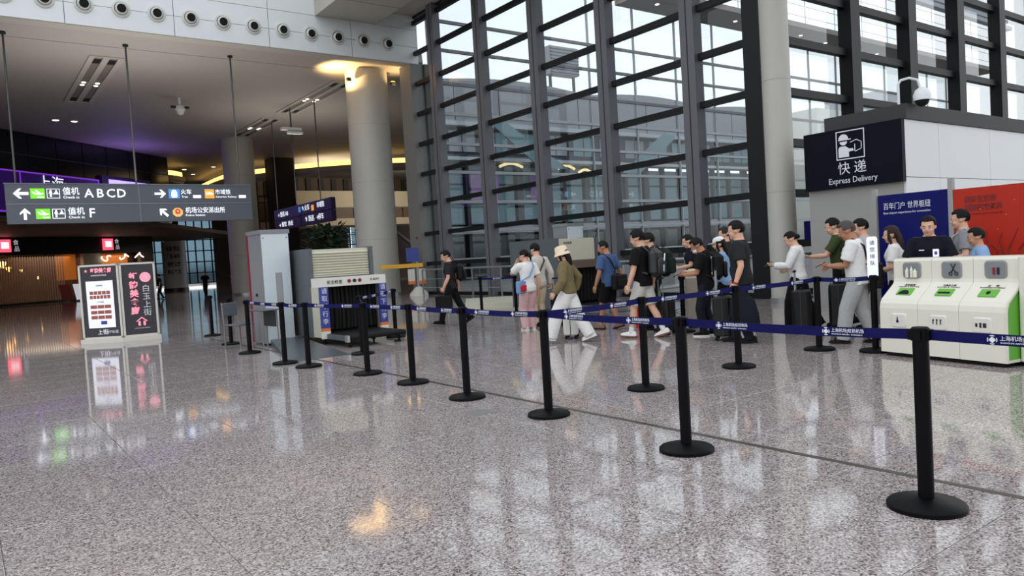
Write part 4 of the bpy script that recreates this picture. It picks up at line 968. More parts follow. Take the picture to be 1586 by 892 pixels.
# potted tree behind the near scanner
pt = thing('potted_tree', 'dark leafy potted tree seen above the near scanner', 'potted plant', (11.35, 27.0, 0))
b = MB(); b.lathe([(0.32, 0), (0.42, 0.55), (0.40, 0.6)], n=20); b.build('pot', 'dark_frame', pt, True)
b = MB(); b.tube([(0, 0, 0.5), (0.03, 0.02, 1.3), (-0.04, 0, 2.1), (0.02, 0, 2.7)], [0.05, 0.04, 0.03, 0.01]); b.build('trunk', 'bark', pt)
lf = MB(); rnd = random.Random(3)
for k in range(900):
    a, h_, r_ = rnd.uniform(0, 2 * PI), rnd.uniform(1.3, 3.0), rnd.uniform(0.1, 0.85)
    c = Vector((math.cos(a) * r_, math.sin(a) * r_, h_)); d = Vector((math.cos(a) * 0.8, math.sin(a) * 0.8, rnd.uniform(-0.5, 0.8))).normalized(); s_ = d.cross(Vector((0, 0, 1))).normalized(); l_ = rnd.uniform(0.2, 0.36)
    lf.add([c, c + d * l_ * 0.5 + s_ * 0.075, c + d * l_, c + d * l_ * 0.5 - s_ * 0.075, c + d * l_ * 0.5 + Vector((0, 0, 0.015))], [(0, 1, 4), (1, 2, 4), (2, 3, 4), (3, 0, 4)])
o = lf.build('foliage', 'foliage', pt); o['kind'] = 'stuff'
# grey screening table and beige case by the far scanner
st = thing('screening_table', 'low pale grey screening table with steel legs behind the man in white shorts', 'table', (12.4, 11.35, 0), 0.15)
b = MB(); b.rbox((0, 0, 0.60), (1.9, 0.7, 0.05), 0.04); b.build('table_top', 'aluminium', st)
box_part('front_screen', 'gate_grey', st, -0.95, 0.95, 0.30, 0.36, 0.62, 1.15)
for sx_ in (-0.8, 0.8):
    b = MB(); b.tube([(sx_, -0.25, 0.02), (sx_, 0, 0.10), (sx_, 0.25, 0.02)], 0.02); b.tube([(sx_, 0, 0.10), (sx_, 0, 0.58)], 0.03); b.build('leg', 'aluminium', st)

# ------------------------------------------------------------------ disposal bins
u_ = Vector((-0.205, -0.979, 0)).normalized(); RZB = math.atan2(u_.y, u_.x)   # local +x runs along the front, local +y runs away
PROF = [(0.0, 0.05), (0.0, 0.58), (0.012, 0.64), (0.04, 0.69), (0.24, 0.85), (0.262, 0.88), (0.27, 0.92), (0.272, 1.13), (0.282, 1.15), (0.31, 1.16), (0.62, 1.16), (0.62, 0.05)]
def bin_unit(name, label, loc, n, w, contents):
    t = thing(name, label, 'bin', loc, RZB, 'white disposal bins')
    for k in range(n):
        x0, x1 = k * w + 0.002, (k + 1) * w - 0.002
        b = MB(); b.X = Matrix(((0, 0, 1, 0), (1, 0, 0, 0), (0, 1, 0, 0), (0, 0, 0, 1))); b.prism(PROF, x0, x1)
        sh = b.build('module', 'bin_white', t); xm_ = (x0 + x1) / 2
        f = MB(); f.rbox((xm_, 0.268, 1.02), (0.25, 0.016, 0.20), 0.045, axis='y'); wn_ = f.build('display_window', 'kiosk_grey', sh)
        f = MB(); f.rbox((xm_, 0.262, 1.02), (0.225, 0.012, 0.176), 0.035, axis='y'); f.build('display_back', 'gate_grey', wn_)
        f = MB(); f.X = Matrix.Translation((xm_, 0.14, 0.768)) @ Matrix.Rotation(math.atan2(0.16, 0.20), 4, 'X')
        f.rbox((0, -0.0, 0.006), (0.20, 0.12, 0.014), 0.012); fl = f.build('slot_plate', 'bin_green', sh)
        f = MB(); f.X = Matrix.Translation((xm_, 0.14, 0.768)) @ Matrix.Rotation(math.atan2(0.16, 0.20), 4, 'X')
        if contents[k][0] == 'liquid': f.prism([(0.07 * math.cos(i * PI / 10), -0.05 + 0.07 * math.sin(i * PI / 10)) for i in range(11)], 0.012, 0.016)
        elif contents[k][0] == 'knife': f.rbox((0, -0.012, 0.014), (0.15, 0.03, 0.004), 0.012)
        else: f.lathe([(0.024, 0.012), (0.024, 0.016)], n=16)
        f.build('slot_opening', 'dark_void', fl)
        text(contents[k][1], 0.032, 'print_black', sh, (xm_, 0.225, 0.845), (math.atan2(0.16, 0.20), 0, 0), maxw=contents[k][3]); text(contents[k][2], 0.02, 'print_black', sh, (xm_, 0.202, 0.827), (math.atan2(0.16, 0.20), 0, 0), maxw=0.27)
        f = MB(); f.rbox((xm_ + 0.01, 0.0, 0.44), (0.21, 0.03, 0.17), 0.035, axis='y'); dr = f.build('lower_hatch', 'scanner_white', sh)
        ic_ = MB()
        for i, (dx, hh) in enumerate(((-0.045, 0.05), (0.0, 0.065), (0.045, 0.06))):
            if contents[k][0] == 'knife': ic_.box((xm_ + dx, -0.017, 0.45), (0.012, 0.003, hh)); ic_.box((xm_ + dx + 0.006, -0.017, 0.47), (0.012, 0.003, 0.02))
            elif contents[k][0] == 'fire': ic_.box((xm_ + dx, -0.017, 0.44), (0.022 + 0.015 * (i == 2), 0.003, hh * 0.8))
            elif i == 1: ic_.box((xm_ + dx, -0.017, 0.45), (0.014, 0.003, hh)); ic_.box((xm_ + dx, -0.017, 0.43), (0.03, 0.003, 0.03))
        ic_.build('pictogram', 'print_black', dr)
        it = contents[k][0]; g = MB()
        if it == 'liquid':
            for dx, hh, r_ in ((-0.05, 0.12, 0.02), (0.01, 0.13, 0.018), (0.055, 0.10, 0.024)): g.lathe([(r_, 0.935), (r_, 0.935 + hh * 0.7), (r_ * 0.45, 0.935 + hh * 0.85), (r_ * 0.45, 0.935 + hh)], c=(xm_ + dx, 0.245, 0), n=10)
            g.build('sample_bottle', 'bin_white', wn_)
        elif it == 'knife':
            for s in (-1, 1):
                g.tube([(xm_ + 0.03 - s * 0.028, 0.25, 1.09), (xm_ + 0.03 + s * 0.022, 0.25, 0.995)], 0.005, 6)
                g.tube([(xm_ + 0.03 + s * (0.034 + 0.018 * math.cos(i * PI / 4)), 0.25, 0.978 + 0.02 * math.sin(i * PI / 4)) for i in range(9)], 0.005, 6)
            g.build('sample_scissors', 'shop_black', wn_)
        elif it == 'fire':
            g.box((xm_ - 0.012, 0.25, 1.005), (0.022, 0.012, 0.075)); g.build('sample_lighter', 'crimson', wn_)
            g = MB(); g.box((xm_ + 0.036, 0.25, 1.005), (0.022, 0.012, 0.075)); g.build('sample_lighter', 'shop_black', wn_)
    # green end with white rim
    g = MB(); g.X = Matrix(((0, 0, 1, 0), (1, 0, 0, 0), (0, 1, 0, 0), (0, 0, 0, 1)))
    g.prism([(0.03, 0.08), (0.03, 0.58), (0.06, 0.66), (0.26, 0.83), (0.30, 0.9), (0.30, 1.13), (0.6, 1.13), (0.6, 0.08)], n * w, n * w + 0.004); g.build('green_end', 'bin_green', t)
    g.m = 0; r_ = MB(); r_.X = g.X
    inner = [(0.03, 0.08), (0.03, 0.58), (0.045, 0.635), (0.065, 0.675), (0.255, 0.83), (0.28, 0.87), (0.295, 0.92), (0.297, 1.12), (0.30, 1.13), (0.33, 1.13), (0.59, 1.13), (0.59, 0.08)]
    N_ = len(PROF)
    for i in range(N_): j = (i + 1) % N_; r_.prism([PROF[i], PROF[j], inner[j], inner[i]], n * w, n * w + 0.012)
    r_.build('end_rim', 'bin_white', t)
    b = MB(); b.span(0.04, n * w - 0.04, 0.05, 0.58, 0.0, 0.05); b.build('plinth', 'black_rubber', t)
    return t
bin_unit('disposal_bin', 'white three part disposal bin with green slots and scissors, bottle and lighter displays', (9.02, 4.76, 0), 3, 0.504, [('liquid', '液体瓶类', 'LIQUID & BOTTLE', 0.14), ('knife', '刀具及工具', 'KNIVES & TOOLS', 0.16), ('fire', '火     种', 'FLAMMABLE MATERIALS', 0.12)])
b2 = thing('disposal_bin', 'plain white cabinet standing beyond the green end of the disposal bins', 'bin', (8.83, 3.252, 0), RZB, 'white disposal bins')
b = MB(); b.rbox((0.5, 0.36, 0.605), (0.98, 0.56, 1.11), 0.03); b.build('body', 'bin_white', b2)
b = MB(); b.rbox((0.5, 0.078, 0.60), (0.86, 0.012, 0.86), 0.02, axis='y'); b.build('door', 'scanner_white', b2)
b = MB(); b.span(0.05, 0.95, 0.12, 0.6, 0, 0.05); b.build('plinth', 'black_rubber', b2)
# ------------------------------------------------------------------ people
PENDING = []
def cloth(key, c, rough=0.85, var=0.12, scale=22, bump=0.25):
    if key not in M: M[key] = mat(key, rgb(*c), rough, 0, 0.25, var, scale, bump=bump)
    return key
for k, c in (('skin_light', (214, 168, 142)), ('skin_mid', (190, 142, 114)), ('skin_tan', (172, 122, 94))): M[k] = mat(k, rgb(*c), 0.5, 0, 0.4, 0.06, 25)
M['eye_white'] = mat('eye_white', rgb(225, 222, 216), 0.3, var=0.02); M['eye_dark'] = mat('eye_dark', rgb(24, 18, 16), 0.3, var=0.05); M['lip'] = mat('lip', rgb(160, 92, 84), 0.5, var=0.05)
M['hair_black'] = mat('hair_black', rgb(9, 8, 8), 0.6, 0, 0.2, 0.5, 60, stretch=(1, 1, 0.2), bump=0.5)
M['hair_brown'] = mat('hair_brown', rgb(38, 25, 20), 0.55, 0, 0.25, 0.4, 60, stretch=(1, 1, 0.15), bump=0.5)
M['hair_grey'] = mat('hair_grey', rgb(72, 69, 68), 0.6, 0, 0.25, 0.5, 70, stretch=(1, 1, 0.3), bump=0.5)
def V(*a): return Vector(a)
def ik(root, target, l1, l2, pole):
    d = target - root; L_ = d.length
    if L_ > (l1 + l2) * 0.995: d = d * ((l1 + l2) * 0.995 / L_); L_ = d.length
    if L_ < 1e-4: L_ = 1e-4
    a = (l1 * l1 - l2 * l2 + L_ * L_) / (2 * L_); hh = math.sqrt(max(l1 * l1 - a * a, 0)); u = d / L_
    p = pole - u * pole.dot(u); p = p.normalized() if p.length > 1e-5 else V(1, 0, 0)
    return root + u * a + p * hh, root + d
def rings_xy(b, rs, X, n=16):
    b.rings([[X @ V(rx * math.cos(2 * PI * j / n), yo + ry * math.sin(2 * PI * j / n), z) for j in range(n)] for z, rx, ry, yo in rs])
def remesh_obj(name, b, m, parent, vox, extra=None, it=3):
    me = b.mesh(name, m); o = link(name, me, parent)
    r = o.modifiers.new('r', 'REMESH'); r.mode = 'VOXEL'; r.voxel_size = vox; r.use_smooth_shade = True
    s = o.modifiers.new('s', 'SMOOTH'); s.factor = 0.5; s.iterations = it
    PENDING.append((o, m, extra)); return o
def flush():
    bpy.context.view_layer.update(); dg = bpy.context.evaluated_depsgraph_get(); out = []
    for o, m, ex in PENDING: out.append(bpy.data.meshes.new_from_object(o.evaluated_get(dg)))
    for (o, m, ex), me in zip(PENDING, out):
        o.modifiers.clear(); old = o.data
        me.materials.clear(); me.materials.append(M[m])
        if ex:
            eb, em = ex
            for q in em: me.materials.append(M[q])
            bm = bmesh.new(); bm.from_mesh(me); t = eb.mesh('t', [m] + list(em)); bm.from_mesh(t); bm.to_mesh(me); bm.free(); bpy.data.meshes.remove(t)
        me.polygons.foreach_set('use_smooth', [True] * len(me.polygons)); me.name = o.name
        o.data = me; bpy.data.meshes.remove(old)
    PENDING.clear()

def hand(b, wrist, d, pn, thumb, h, curl=0.35):
    d = d.normalized(); pn = (pn - d * pn.dot(d)).normalized(); s = d.cross(pn).normalized()
    if s.dot(thumb) < 0: s = -s
    X = Matrix((s, d, pn)).transposed()
    b.ell(wrist + d * (0.026 * h), (0.0215 * h, 0.034 * h, 0.0105 * h), 10, 7, X)
    for k, ln in enumerate((0.92, 1.06, 1.0, 0.78)):
        off = (1.5 - k) * 0.0108 * h
        p = wrist + d * (0.046 * h) + s * off; pts = [p - d * (0.012 * h), p]; a = curl * 0.6
        for seg in (0.021, 0.0145, 0.0115):
            q = d * math.cos(a) + pn * math.sin(a); p = p + q * (seg * ln * h); pts.append(p); a += curl
        b.tube(pts, [0.0056 * h, 0.0056 * h, 0.0052 * h, 0.0047 * h, 0.0036 * h], 7)
    p = wrist + d * (0.010 * h) + s * (0.010 * h); q = (s * 0.75 + d * 0.65 + pn * 0.3).normalized(); p1 = p + q * (0.026 * h); q2 = (s * 0.3 + d * 0.85 + pn * (0.3 + curl * 0.5)).normalized()
    b.tube([p, p1, p1 + q2 * (0.017 * h), p1 + q2 * (0.030 * h)], [0.0075 * h, 0.0066 * h, 0.0058 * h, 0.0042 * h], 7)

def shoe_mesh(m, sole, h, kind):
    s = h / 1.7; b = MB()
    def ring(y, w, t, z0=0.0): return [(w * math.cos(a), y, z0 + (t * math.sin(a) if math.sin(a) > 0 else 0)) for a in [PI * k / 8 for k in range(9)]] + [(w * 0.8, y, z0), (-w * 0.8, y, z0)][::-1]
    if kind == 'sandal': prof = [(-0.085, 0.030, 0.03), (-0.05, 0.040, 0.03), (0.08, 0.046, 0.03), (0.165, 0.03, 0.026)]
    else: prof = [(-0.085, 0.026, 0.055), (-0.07, 0.037, 0.078), (-0.02, 0.041, 0.088), (0.03, 0.043, 0.078), (0.09, 0.047, 0.058), (0.145, 0.042, 0.046), (0.178, 0.022, 0.032)]
    b.rings([[(p[0] * s, p[1] * s, p[2] * s + 0.016 * s) for p in ring(y, w, t)] for y, w, t in prof])
    b.m = 1
    b.rings([[(x * s, y * s, z * s) for x, y, z in [(w, y_, 0.0), (w, y_, 0.024), (-w, y_, 0.024), (-w, y_, 0.0)]] for y_, w in ((-0.092, 0.026), (-0.07, 0.041), (0.0, 0.043), (0.09, 0.050), (0.15, 0.043), (0.184, 0.02)) for y in (y_,)])
    if kind == 'sandal':
        b.m = 0
        for y in (0.03, 0.10): b.tube([(-0.05 * s, y * s, 0.02 * s), (-0.03 * s, y * s, 0.07 * s), (0.03 * s, y * s, 0.07 * s), (0.05 * s, y * s, 0.02 * s)], 0.013 * s, 6)
    return b.mesh('shoe', [m, sole], True)

def person(label, x, y, r, h, sex='m', skin='skin_light', top=('tee', 'cloth_black'), bottom=('trousers', 'cloth_black'), shoes=('shoe', 'black_rubber', 'black_rubber'),
           hair=('short', 'hair_black'), LH=None, RH=None, LF=(0, 0), RF=(0, 0), lean=0.04, pitch=0.1, yaw=0.0, turn=0.0, palms=('in', 'in'), curl=(0.35, 0.35), loose=1.0, wide=1.0, vox=0.0125, elbows=None, group=None, mask=None, socks=None, detail=True, girth=1.0):
    t = tag(link('person', None, None, (x, y, 0), r), label, 'person', group)
    wf = (1.0 if sex == 'm' else 0.90) * girth; df = girth
    P = V(0, 0, 0.515 * h); R = Matrix.Rotation(turn, 4, 'Z') @ Matrix.Rotation(-lean, 4, 'X'); X = Matrix.Translation(P) @ R @ Matrix.Translation(-P)
    tp = lambda *p: X @ V(p[0] * h, p[1] * h, p[2] * h)
    hips = 0.094 if sex == 'm' else 0.098
    TOR = [(0.465, 0.070, 0.056, 0), (0.49, hips * 0.97, 0.066, -0.004), (0.53, hips, 0.069, -0.006), (0.575, 0.089 * wf, 0.062, 0), (0.62, (0.086 if sex == 'm' else 0.074) * wf, 0.060, 0.004), (0.68, 0.094 * wf, 0.066, 0.004), (0.735, 0.103 * wf, 0.072 if sex == 'm' else 0.076, 0.006), (0.775, 0.106 * wf, 0.066, 0), (0.808, 0.092 * wf, 0.052, -0.006), (0.832, 0.066, 0.046, -0.008), (0.848, 0.038, 0.037, -0.004)]
    shx = 0.111 * wf
    S = {-1: tp(-shx, -0.004, 0.795), 1: tp(shx, -0.004, 0.795)}
    W = {-1: tp(*(LH or (-0.15, 0.02, 0.485))), 1: tp(*(RH or (0.15, 0.02, 0.485)))}
    E_, W_h, K, A, FA = {}, {}, {}, {}, {}
    for s in (-1, 1):
        pole = R @ V(s * 0.45, -0.9, -0.3) if not elbows else R @ V(*elbows[0 if s < 0 else 1])
        E_[s], W_h[s] = ik(S[s], W[s], 0.172 * h, 0.150 * h, pole)
        fy, ph_ = (LF if s < 0 else RF)[:2]
        az = 0.048 * h * math.cos(ph_) + (0.13 * h / 1.7) * math.sin(max(ph_, 0)) + (0.08 * h / 1.7) * math.sin(max(-ph_, 0))
        hip = V(s * 0.050 * h, 0, 0.50 * h); hip = X @ hip if False else hip
        fx = (LF if s < 0 else RF)[2] if len(LF if s < 0 else RF) > 2 else 0.05 * s
        K[s], A[s] = ik(hip, V(fx * h, fy * h, az), 0.236 * h, 0.226 * h, V(0, 1, 0)); FA[s] = ph_
    # body
    b = MB()
    rings_xy(b, [(z * h, rx * h, ry * h * df, yo * h) for z, rx, ry, yo in TOR], X)
    nb_ = tp(0, -0.006, 0.84); Rh = Matrix.Rotation(yaw + turn, 4, 'Z') @ Matrix.Rotation(-pitch - lean * 0.4, 4, 'X')
    hs = h * 1.07; Hc = nb_ + (Rh @ V(0, 0.016 * h, 0.083 * h)); HX = Matrix.Translation(Hc) @ Rh
    H = lambda *p: HX @ V(p[0] * hs, p[1] * hs, p[2] * hs); R3 = Rh.to_3x3()
    b.tube([tp(0, -0.008, 0.80), nb_, H(0, -0.012, -0.03)], [0.040 * h * wf, 0.036 * h * wf, 0.036 * h * wf], 12)
    ell = lambda p, r_, n=14, m=10: b.ell(H(*p), (r_[0] * hs, r_[1] * hs, r_[2] * hs), n, m, R3)
    ell((0, -0.006, 0.013), (0.046, 0.057, 0.054)); ell((0, 0.012, -0.022), (0.037, 0.041, 0.044)); ell((0, 0.036, -0.053), (0.017, 0.014, 0.012)); ell((0, 0.046, 0.012), (0.028, 0.009, 0.008))
    for s in (-1, 1): ell((s * 0.047, -0.006, -0.006), (0.006, 0.013, 0.018), 8, 6); ell((s * 0.022, 0.040, -0.022), (0.013, 0.011, 0.012), 8, 6)
    b.tube([H(0, 0.050, 0.004), H(0, 0.062, -0.013), H(0, 0.060, -0.020)], [0.006 * h, 0.0095 * h, 0.0085 * h], 8)
    for s in (-1, 1):
        b.tube([tp(s * 0.05, -0.004, 0.80), S[s], S[s].lerp(E_[s], 0.45), E_[s], E_[s].lerp(W_h[s], 0.3), W_h[s]], [q * h * (wf if i < 3 else 1) for i, q in enumerate((0.034, 0.034, 0.030, 0.0245, 0.0255, 0.0165))], 12)
        hip = V(s * 0.050 * h, 0, 0.50 * h)
        b.tube([hip + V(0, 0, 0.03 * h), hip.lerp(K[s], 0.3), K[s], K[s].lerp(A[s], 0.3) - V(0, 0.008 * h, 0), A[s].lerp(K[s], 0.15), A[s] - V(0, 0, 0.01 * h)], [q * h for q in (0.050, 0.049, 0.0325, 0.034, 0.0215, 0.021)], 12)
        b.ell(A[s] + Matrix.Rotation(-FA[s], 3, 'X') @ V(0, 0.04 * h / 1.7, -0.03 * h), (0.02 * h, 0.055 * h, 0.014 * h), 10, 6)
    ex = MB()
    for i, s in enumerate((-1, 1)):
        d = (W_h[s] - E_[s]).normalized(); pm = palms[i]
        pn, th = {'in': (V(-s, 0, 0), V(0, 1, 0)), 'up': (V(0, -0.35, 1), V(s, 0, 0.2)), 'face': (V(-s * 0.4, -1, 0.2), V(-s * 0.2, 0, 1)), 'down': (V(0, -0.2, -1), V(-s, 0.2, 0)), 'back': (V(-s * 0.5, -0.8, 0), V(-s, 0.5, 0))}[pm]
        hand(ex, W_h[s] - d * 0.012 * h, d, R.to_3x3() @ pn, R.to_3x3() @ th, h, curl[i])
    if detail:
        for s in (-1, 1):
            ex.m = 1; ex.ell(H(s * 0.0185, 0.0465, 0.001), (0.0095 * h, 0.0062 * h, 0.0042 * h), 8, 6, R3)
            ex.m = 2; ex.ell(H(s * 0.0185, 0.0512, 0.001), (0.0042 * h, 0.0025 * h, 0.0042 * h), 8, 6, R3)
            ex.ell(H(s * 0.019, 0.0525, 0.0135), (0.013 * h, 0.004 * h, 0.0024 * h), 8, 6, R3)
        ex.m = 3; ex.ell(H(0, 0.0515, -0.036), (0.0135 * h, 0.005 * h, 0.0046 * h), 8, 6, R3)
    remesh_obj('body', b, skin, t, vox, (ex, ['eye_white', 'eye_dark', 'lip']), 2)
    # top
    kind, tm_ = top
    inf = 0.013 * loose / h
    b = MB(); hem = {'crop': 0.535, 'tee': 0.475, 'long': 0.475, 'jacket': 0.50, 'blouse': 0.485}.get(kind, 0.475)
    rs_ = [(z, rx, ry, yo) for z, rx, ry, yo in TOR if z > hem + 0.012 and z < 0.83]
    lo = [q for q in TOR if q[0] <= hem + 0.012][-1]
    rs_ = [(hem, max(lo[1], 0.09 * wf) + 0.004, max(lo[2], 0.064) + 0.002, lo[3])] + rs_ + [(0.842, 0.044, 0.040, -0.006)]
    rs_ = [(z, max(rx, 0.088 * wf if z < 0.72 else 0) + inf * (1.3 if z < 0.65 else 1.0), ry * df + inf * (1.4 if z < 0.65 else 1.0), yo) for z, rx, ry, yo in rs_]
    rings_xy(b, [(z * h, rx * h, ry * h, yo * h) for z, rx, ry, yo in rs_], X, 20)
    for s in (-1, 1):
        if kind in ('long', 'jacket', 'blouse'):
            end = W_h[s] - (W_h[s] - E_[s]).normalized() * 0.012 * h
            b.tube([tp(s * 0.05, -0.004, 0.798), S[s], S[s].lerp(E_[s], 0.5), E_[s], E_[s].lerp(end, 0.5), end], [(q + inf * 1.05) * h for q in (0.036, 0.037, 0.034, 0.030, 0.029, 0.023)], 14)
        elif kind != 'sleeveless':
            b.tube([tp(s * 0.05, -0.004, 0.798), S[s], S[s].lerp(E_[s], 0.45), S[s].lerp(E_[s], 0.74)], [(q + inf * f) * h for q, f in ((0.036, 1.0), (0.037, 1.1), (0.034, 1.4), (0.034, 1.7))], 14)
    remesh_obj('top' if kind == 'sleeveless' else {'jacket': 'jacket', 'blouse': 'blouse'}.get(kind, 'shirt'), b, tm_, t, vox, None, 3)
    # bottom
    kind, bm2 = bottom
    b = MB(); inf2 = 0.010 * loose / h
    rings_xy(b, [(z * h, (rx + inf2) * h, (ry * df + inf2) * h, yo * h) for z, rx, ry, yo in ((0.455, 0.055, 0.05, 0), (0.475, hips * 0.92, 0.064, -0.002), (0.50, hips, 0.069, -0.005), (0.54, hips * 0.99, 0.069, -0.005), (0.585, 0.088 * wf, 0.063, 0))], X, 20)
    for s in (-1, 1):
        hip = V(s * 0.050 * h, 0, 0.50 * h)
        if kind == 'shorts':
            e_ = hip.lerp(K[s], 0.86)
            b.tube([hip + V(0, 0, 0.02 * h), hip.lerp(K[s], 0.35), e_], [(q + inf2) * h for q in (0.050, 0.053, 0.050)], 14)
        else:
            e_ = A[s] - V(0, 0, 0.022 * h) * math.cos(FA[s])
            b.tube([hip + V(0, 0, 0.02 * h), hip.lerp(K[s], 0.35), K[s], K[s].lerp(e_, 0.4), e_], [(q * (1 + (wide - 1) * f) + inf2) * h for q, f in ((0.050, 0.3), (0.052, 0.6), (0.040, 1), (0.037, 1.2), (0.030, 1.5))], 14)
    remesh_obj('shorts' if kind == 'shorts' else 'trousers', b, bm2, t, vox, None, 3)
    # shoes
    k2 = shoes[0]; sme = shoe_mesh(shoes[1], shoes[2], h, k2)
    for s in (-1, 1):
        base = A[s] - Matrix.Rotation(-FA[s], 3, 'X') @ V(0, 0, 0.048 * h)
        link('sandal' if k2 == 'sandal' else 'shoe', sme, t, base, rot=(-FA[s], 0, 0))
        if socks:
            q = MB(); q.tube([A[s] - V(0, 0, 0.01), A[s].lerp(K[s], 0.22)], [0.024 * h, 0.025 * h], 12); q.build('sock', socks, t, True)
    # hair
    hk, hm = hair
    b = MB(); k_ = {'buzz': 0.99, 'curly': 1.16, 'long': 1.07, 'bun': 1.04, 'pony': 1.05}.get(hk, 1.10)
    n, m = 36, 26; rs = []; rnd_ = random.Random(int(x * 100))
    for i in range(m + 1):
        a = PI * i / m; rg = []
        for j in range(n):
            u = V(math.sin(a) * math.cos(2 * PI * j / n), math.sin(a) * math.sin(2 * PI * j / n), math.cos(a))
            front = u.y > 0.26 + 0.22 * abs(u.x) - 0.16 * (u.z < -0.1); k = k_ * (1 + (rnd_.uniform(-0.035, 0.05) if hk == 'curly' else rnd_.uniform(-0.012, 0.018)))
            lim = 0.50 if hk != 'buzz' else 0.62
            if front and u.z < lim: k = 0.72
            elif u.z < (-0.62 if hk not in ('long',) else -0.9): k = 0.72
            elif abs(u.x) > 0.72 and u.z < -0.22: k = 0.80
            elif front and u.z < lim + 0.12: k *= 0.97
            rg.append(H(u.x * 0.049 * k, -0.006 + u.y * 0.060 * k, 0.014 + u.z * 0.0585 * k))
        rs.append(rg)
    b.rings(rs)
    if hk == 'long':
        pth = [(0, -0.035, 0.03), (0, -0.052, -0.02), (0, -0.058, -0.07), (0, -0.056, -0.12), (0, -0.05, -0.175)]
        b.rings([[H(p[0] + rx * math.cos(2 * PI * j / 14), p[1] + ry * math.sin(2 * PI * j / 14), p[2]) for j in range(14)] for p, rx, ry in zip(pth, (0.042, 0.05, 0.052, 0.048, 0.03), (0.03, 0.028, 0.026, 0.022, 0.012))])
        for s in (-1, 1): b.tube([H(s * 0.04, 0.005, 0.03), H(s * 0.05, 0.012, -0.03), H(s * 0.05, 0.0, -0.10)], [0.012 * h, 0.014 * h, 0.008 * h], 8)
    if hk == 'bun': b.ell(H(0, -0.068, -0.005), (0.028 * h, 0.024 * h, 0.026 * h), 12, 8, R3)
    if hk == 'pony': b.tube([H(0, -0.06, 0.01), H(0, -0.085, 0.0), H(0, -0.095, -0.04), H(0, -0.085, -0.09)], [0.014 * h, 0.02 * h, 0.018 * h, 0.006 * h], 10)
    b.build('hair', hm, t, True)
    if mask:
        q = MB(); q.ell(H(0, 0.030, -0.034), (0.038 * h, 0.033 * h, 0.028 * h), 14, 10, R3); q.build('face_mask', mask, t, True)
    t['h'] = h
    return dict(root=t, x=x, y=y, r=r, h=h, H=H, HX=HX, R3=R3, Rh=Rh, wrist=W_h, elbow=E_, sh=S, X=X, tp=tp)
def wpos(p, v):
    v = Vector(v); c, s = math.cos(p['r']), math.sin(p['r'])
    return V(p['x'] + v.x * c - v.y * s, p['y'] + v.x * s + v.y * c, v.z)
def at_person(name, label, cat, p, loc, rz=0.0, group=None):
    return thing(name, label, cat, tuple(wpos(p, loc)), p['r'] + rz, group)

cloth('cloth_black', (10, 10, 12)); cloth('cloth_charcoal', (34, 35, 37)); cloth('cloth_grey', (132, 134, 138)); cloth('cloth_white', (226, 226, 224)); cloth('cloth_pale', (196, 192, 182)); cloth('cloth_pink', (206, 168, 168))
cloth('cloth_olive', (116, 104, 74), var=0.25, scale=14); cloth('cloth_blue', (66, 92, 134)); cloth('cloth_sky', (132, 166, 206)); cloth('cloth_navy', (11, 13, 26)); cloth('cloth_green', (56, 68, 34)); cloth('cloth_darkgreen', (16, 32, 26)); cloth('cloth_jean', (20, 23, 34)); cloth('cloth_lightgrey', (176, 178, 178)); cloth('cloth_beige', (206, 188, 160)); cloth('cloth_hat', (232, 212, 186)); cloth('cloth_shorts', (196, 194, 188)); cloth('cloth_brown', (62, 48, 40)); cloth('mask_white', (232, 234, 236), bump=0.05); cloth('bag_black', (10, 10, 11), 0.6); cloth('bag_blue', (120, 150, 196)); cloth('bag_red', (196, 40, 44))
defm('phone_body', rgb(20, 20, 24), 0.2); defm('case_white', rgb(222, 222, 218), 0.35, var=0.03); defm('case_black', rgb(13, 14, 16), 0.45, spec=0.35, var=0.1); defm('case_grey', rgb(34, 36, 38), 0.4, var=0.1); defm('case_beige', rgb(168, 160, 146), 0.45, var=0.05); defm('shoe_white', rgb(226, 224, 222), 0.5, var=0.04); defm('shoe_brown', rgb(120, 78, 62), 0.6)

def backpack(p, label, m, size=(0.30, 0.17, 0.45), loc=None, stripe=None, rz=0.0, m2=None):
    h = p['h']; w, d, hh = size
    t = at_person('backpack', label, 'backpack', p, loc or tuple(p['tp'](0, -0.082 - d / 2 / h - 0.006, 0.685)), rz)
    b = MB(); b.rbox((0, 0, 0), (w, d, hh), 0.085, 5, ch=1.0); b.build('main_pouch', m, t, True)
    b = MB(); b.rbox((0, -d / 2 - 0.02, -0.06), (w * 0.8, 0.06, hh * 0.55), 0.05, 3, axis='y'); b.build('front_pocket', m2 or m, t, True)
    b = MB(); b.tube([(-0.04, 0.03, hh / 2 - 0.01), (-0.03, 0.03, hh / 2 + 0.04), (0.03, 0.03, hh / 2 + 0.04), (0.04, 0.03, hh / 2 - 0.01)], 0.01, 6); b.build('grab_handle', m, t, True)
    for s in (-1, 1):
        b = MB(); D = 0.30 * h / 1.72
        b.tube([(s * 0.08, d / 2 - 0.02, hh / 2 - 0.06), (s * 0.10, d / 2 + 0.09, hh / 2 + 0.035), (s * 0.11, d / 2 + 0.20, hh / 2 - 0.03), (s * 0.125, d / 2 + 0.27, 0.02), (s * 0.15, d / 2 + 0.18, -0.12), (s * 0.13, d / 2, -hh / 2 + 0.06)], 0.017, 6); b.build('strap', m, t, True)
    if stripe:
        for s in (1,):
            b = MB(); b.tube([(s * w * 0.18, -d / 2 - 0.055, 0.14), (s * w * 0.05, -d / 2 - 0.056, 0.02)], 0.012, 6); b.build('reflective_stripe', stripe, t); b = MB(); b.tube([(0.0, -d / 2 - 0.056, -0.04), (-0.01, -d / 2 - 0.05, -0.15)], 0.012, 6); b.build('reflective_stripe', stripe, t)
    return t
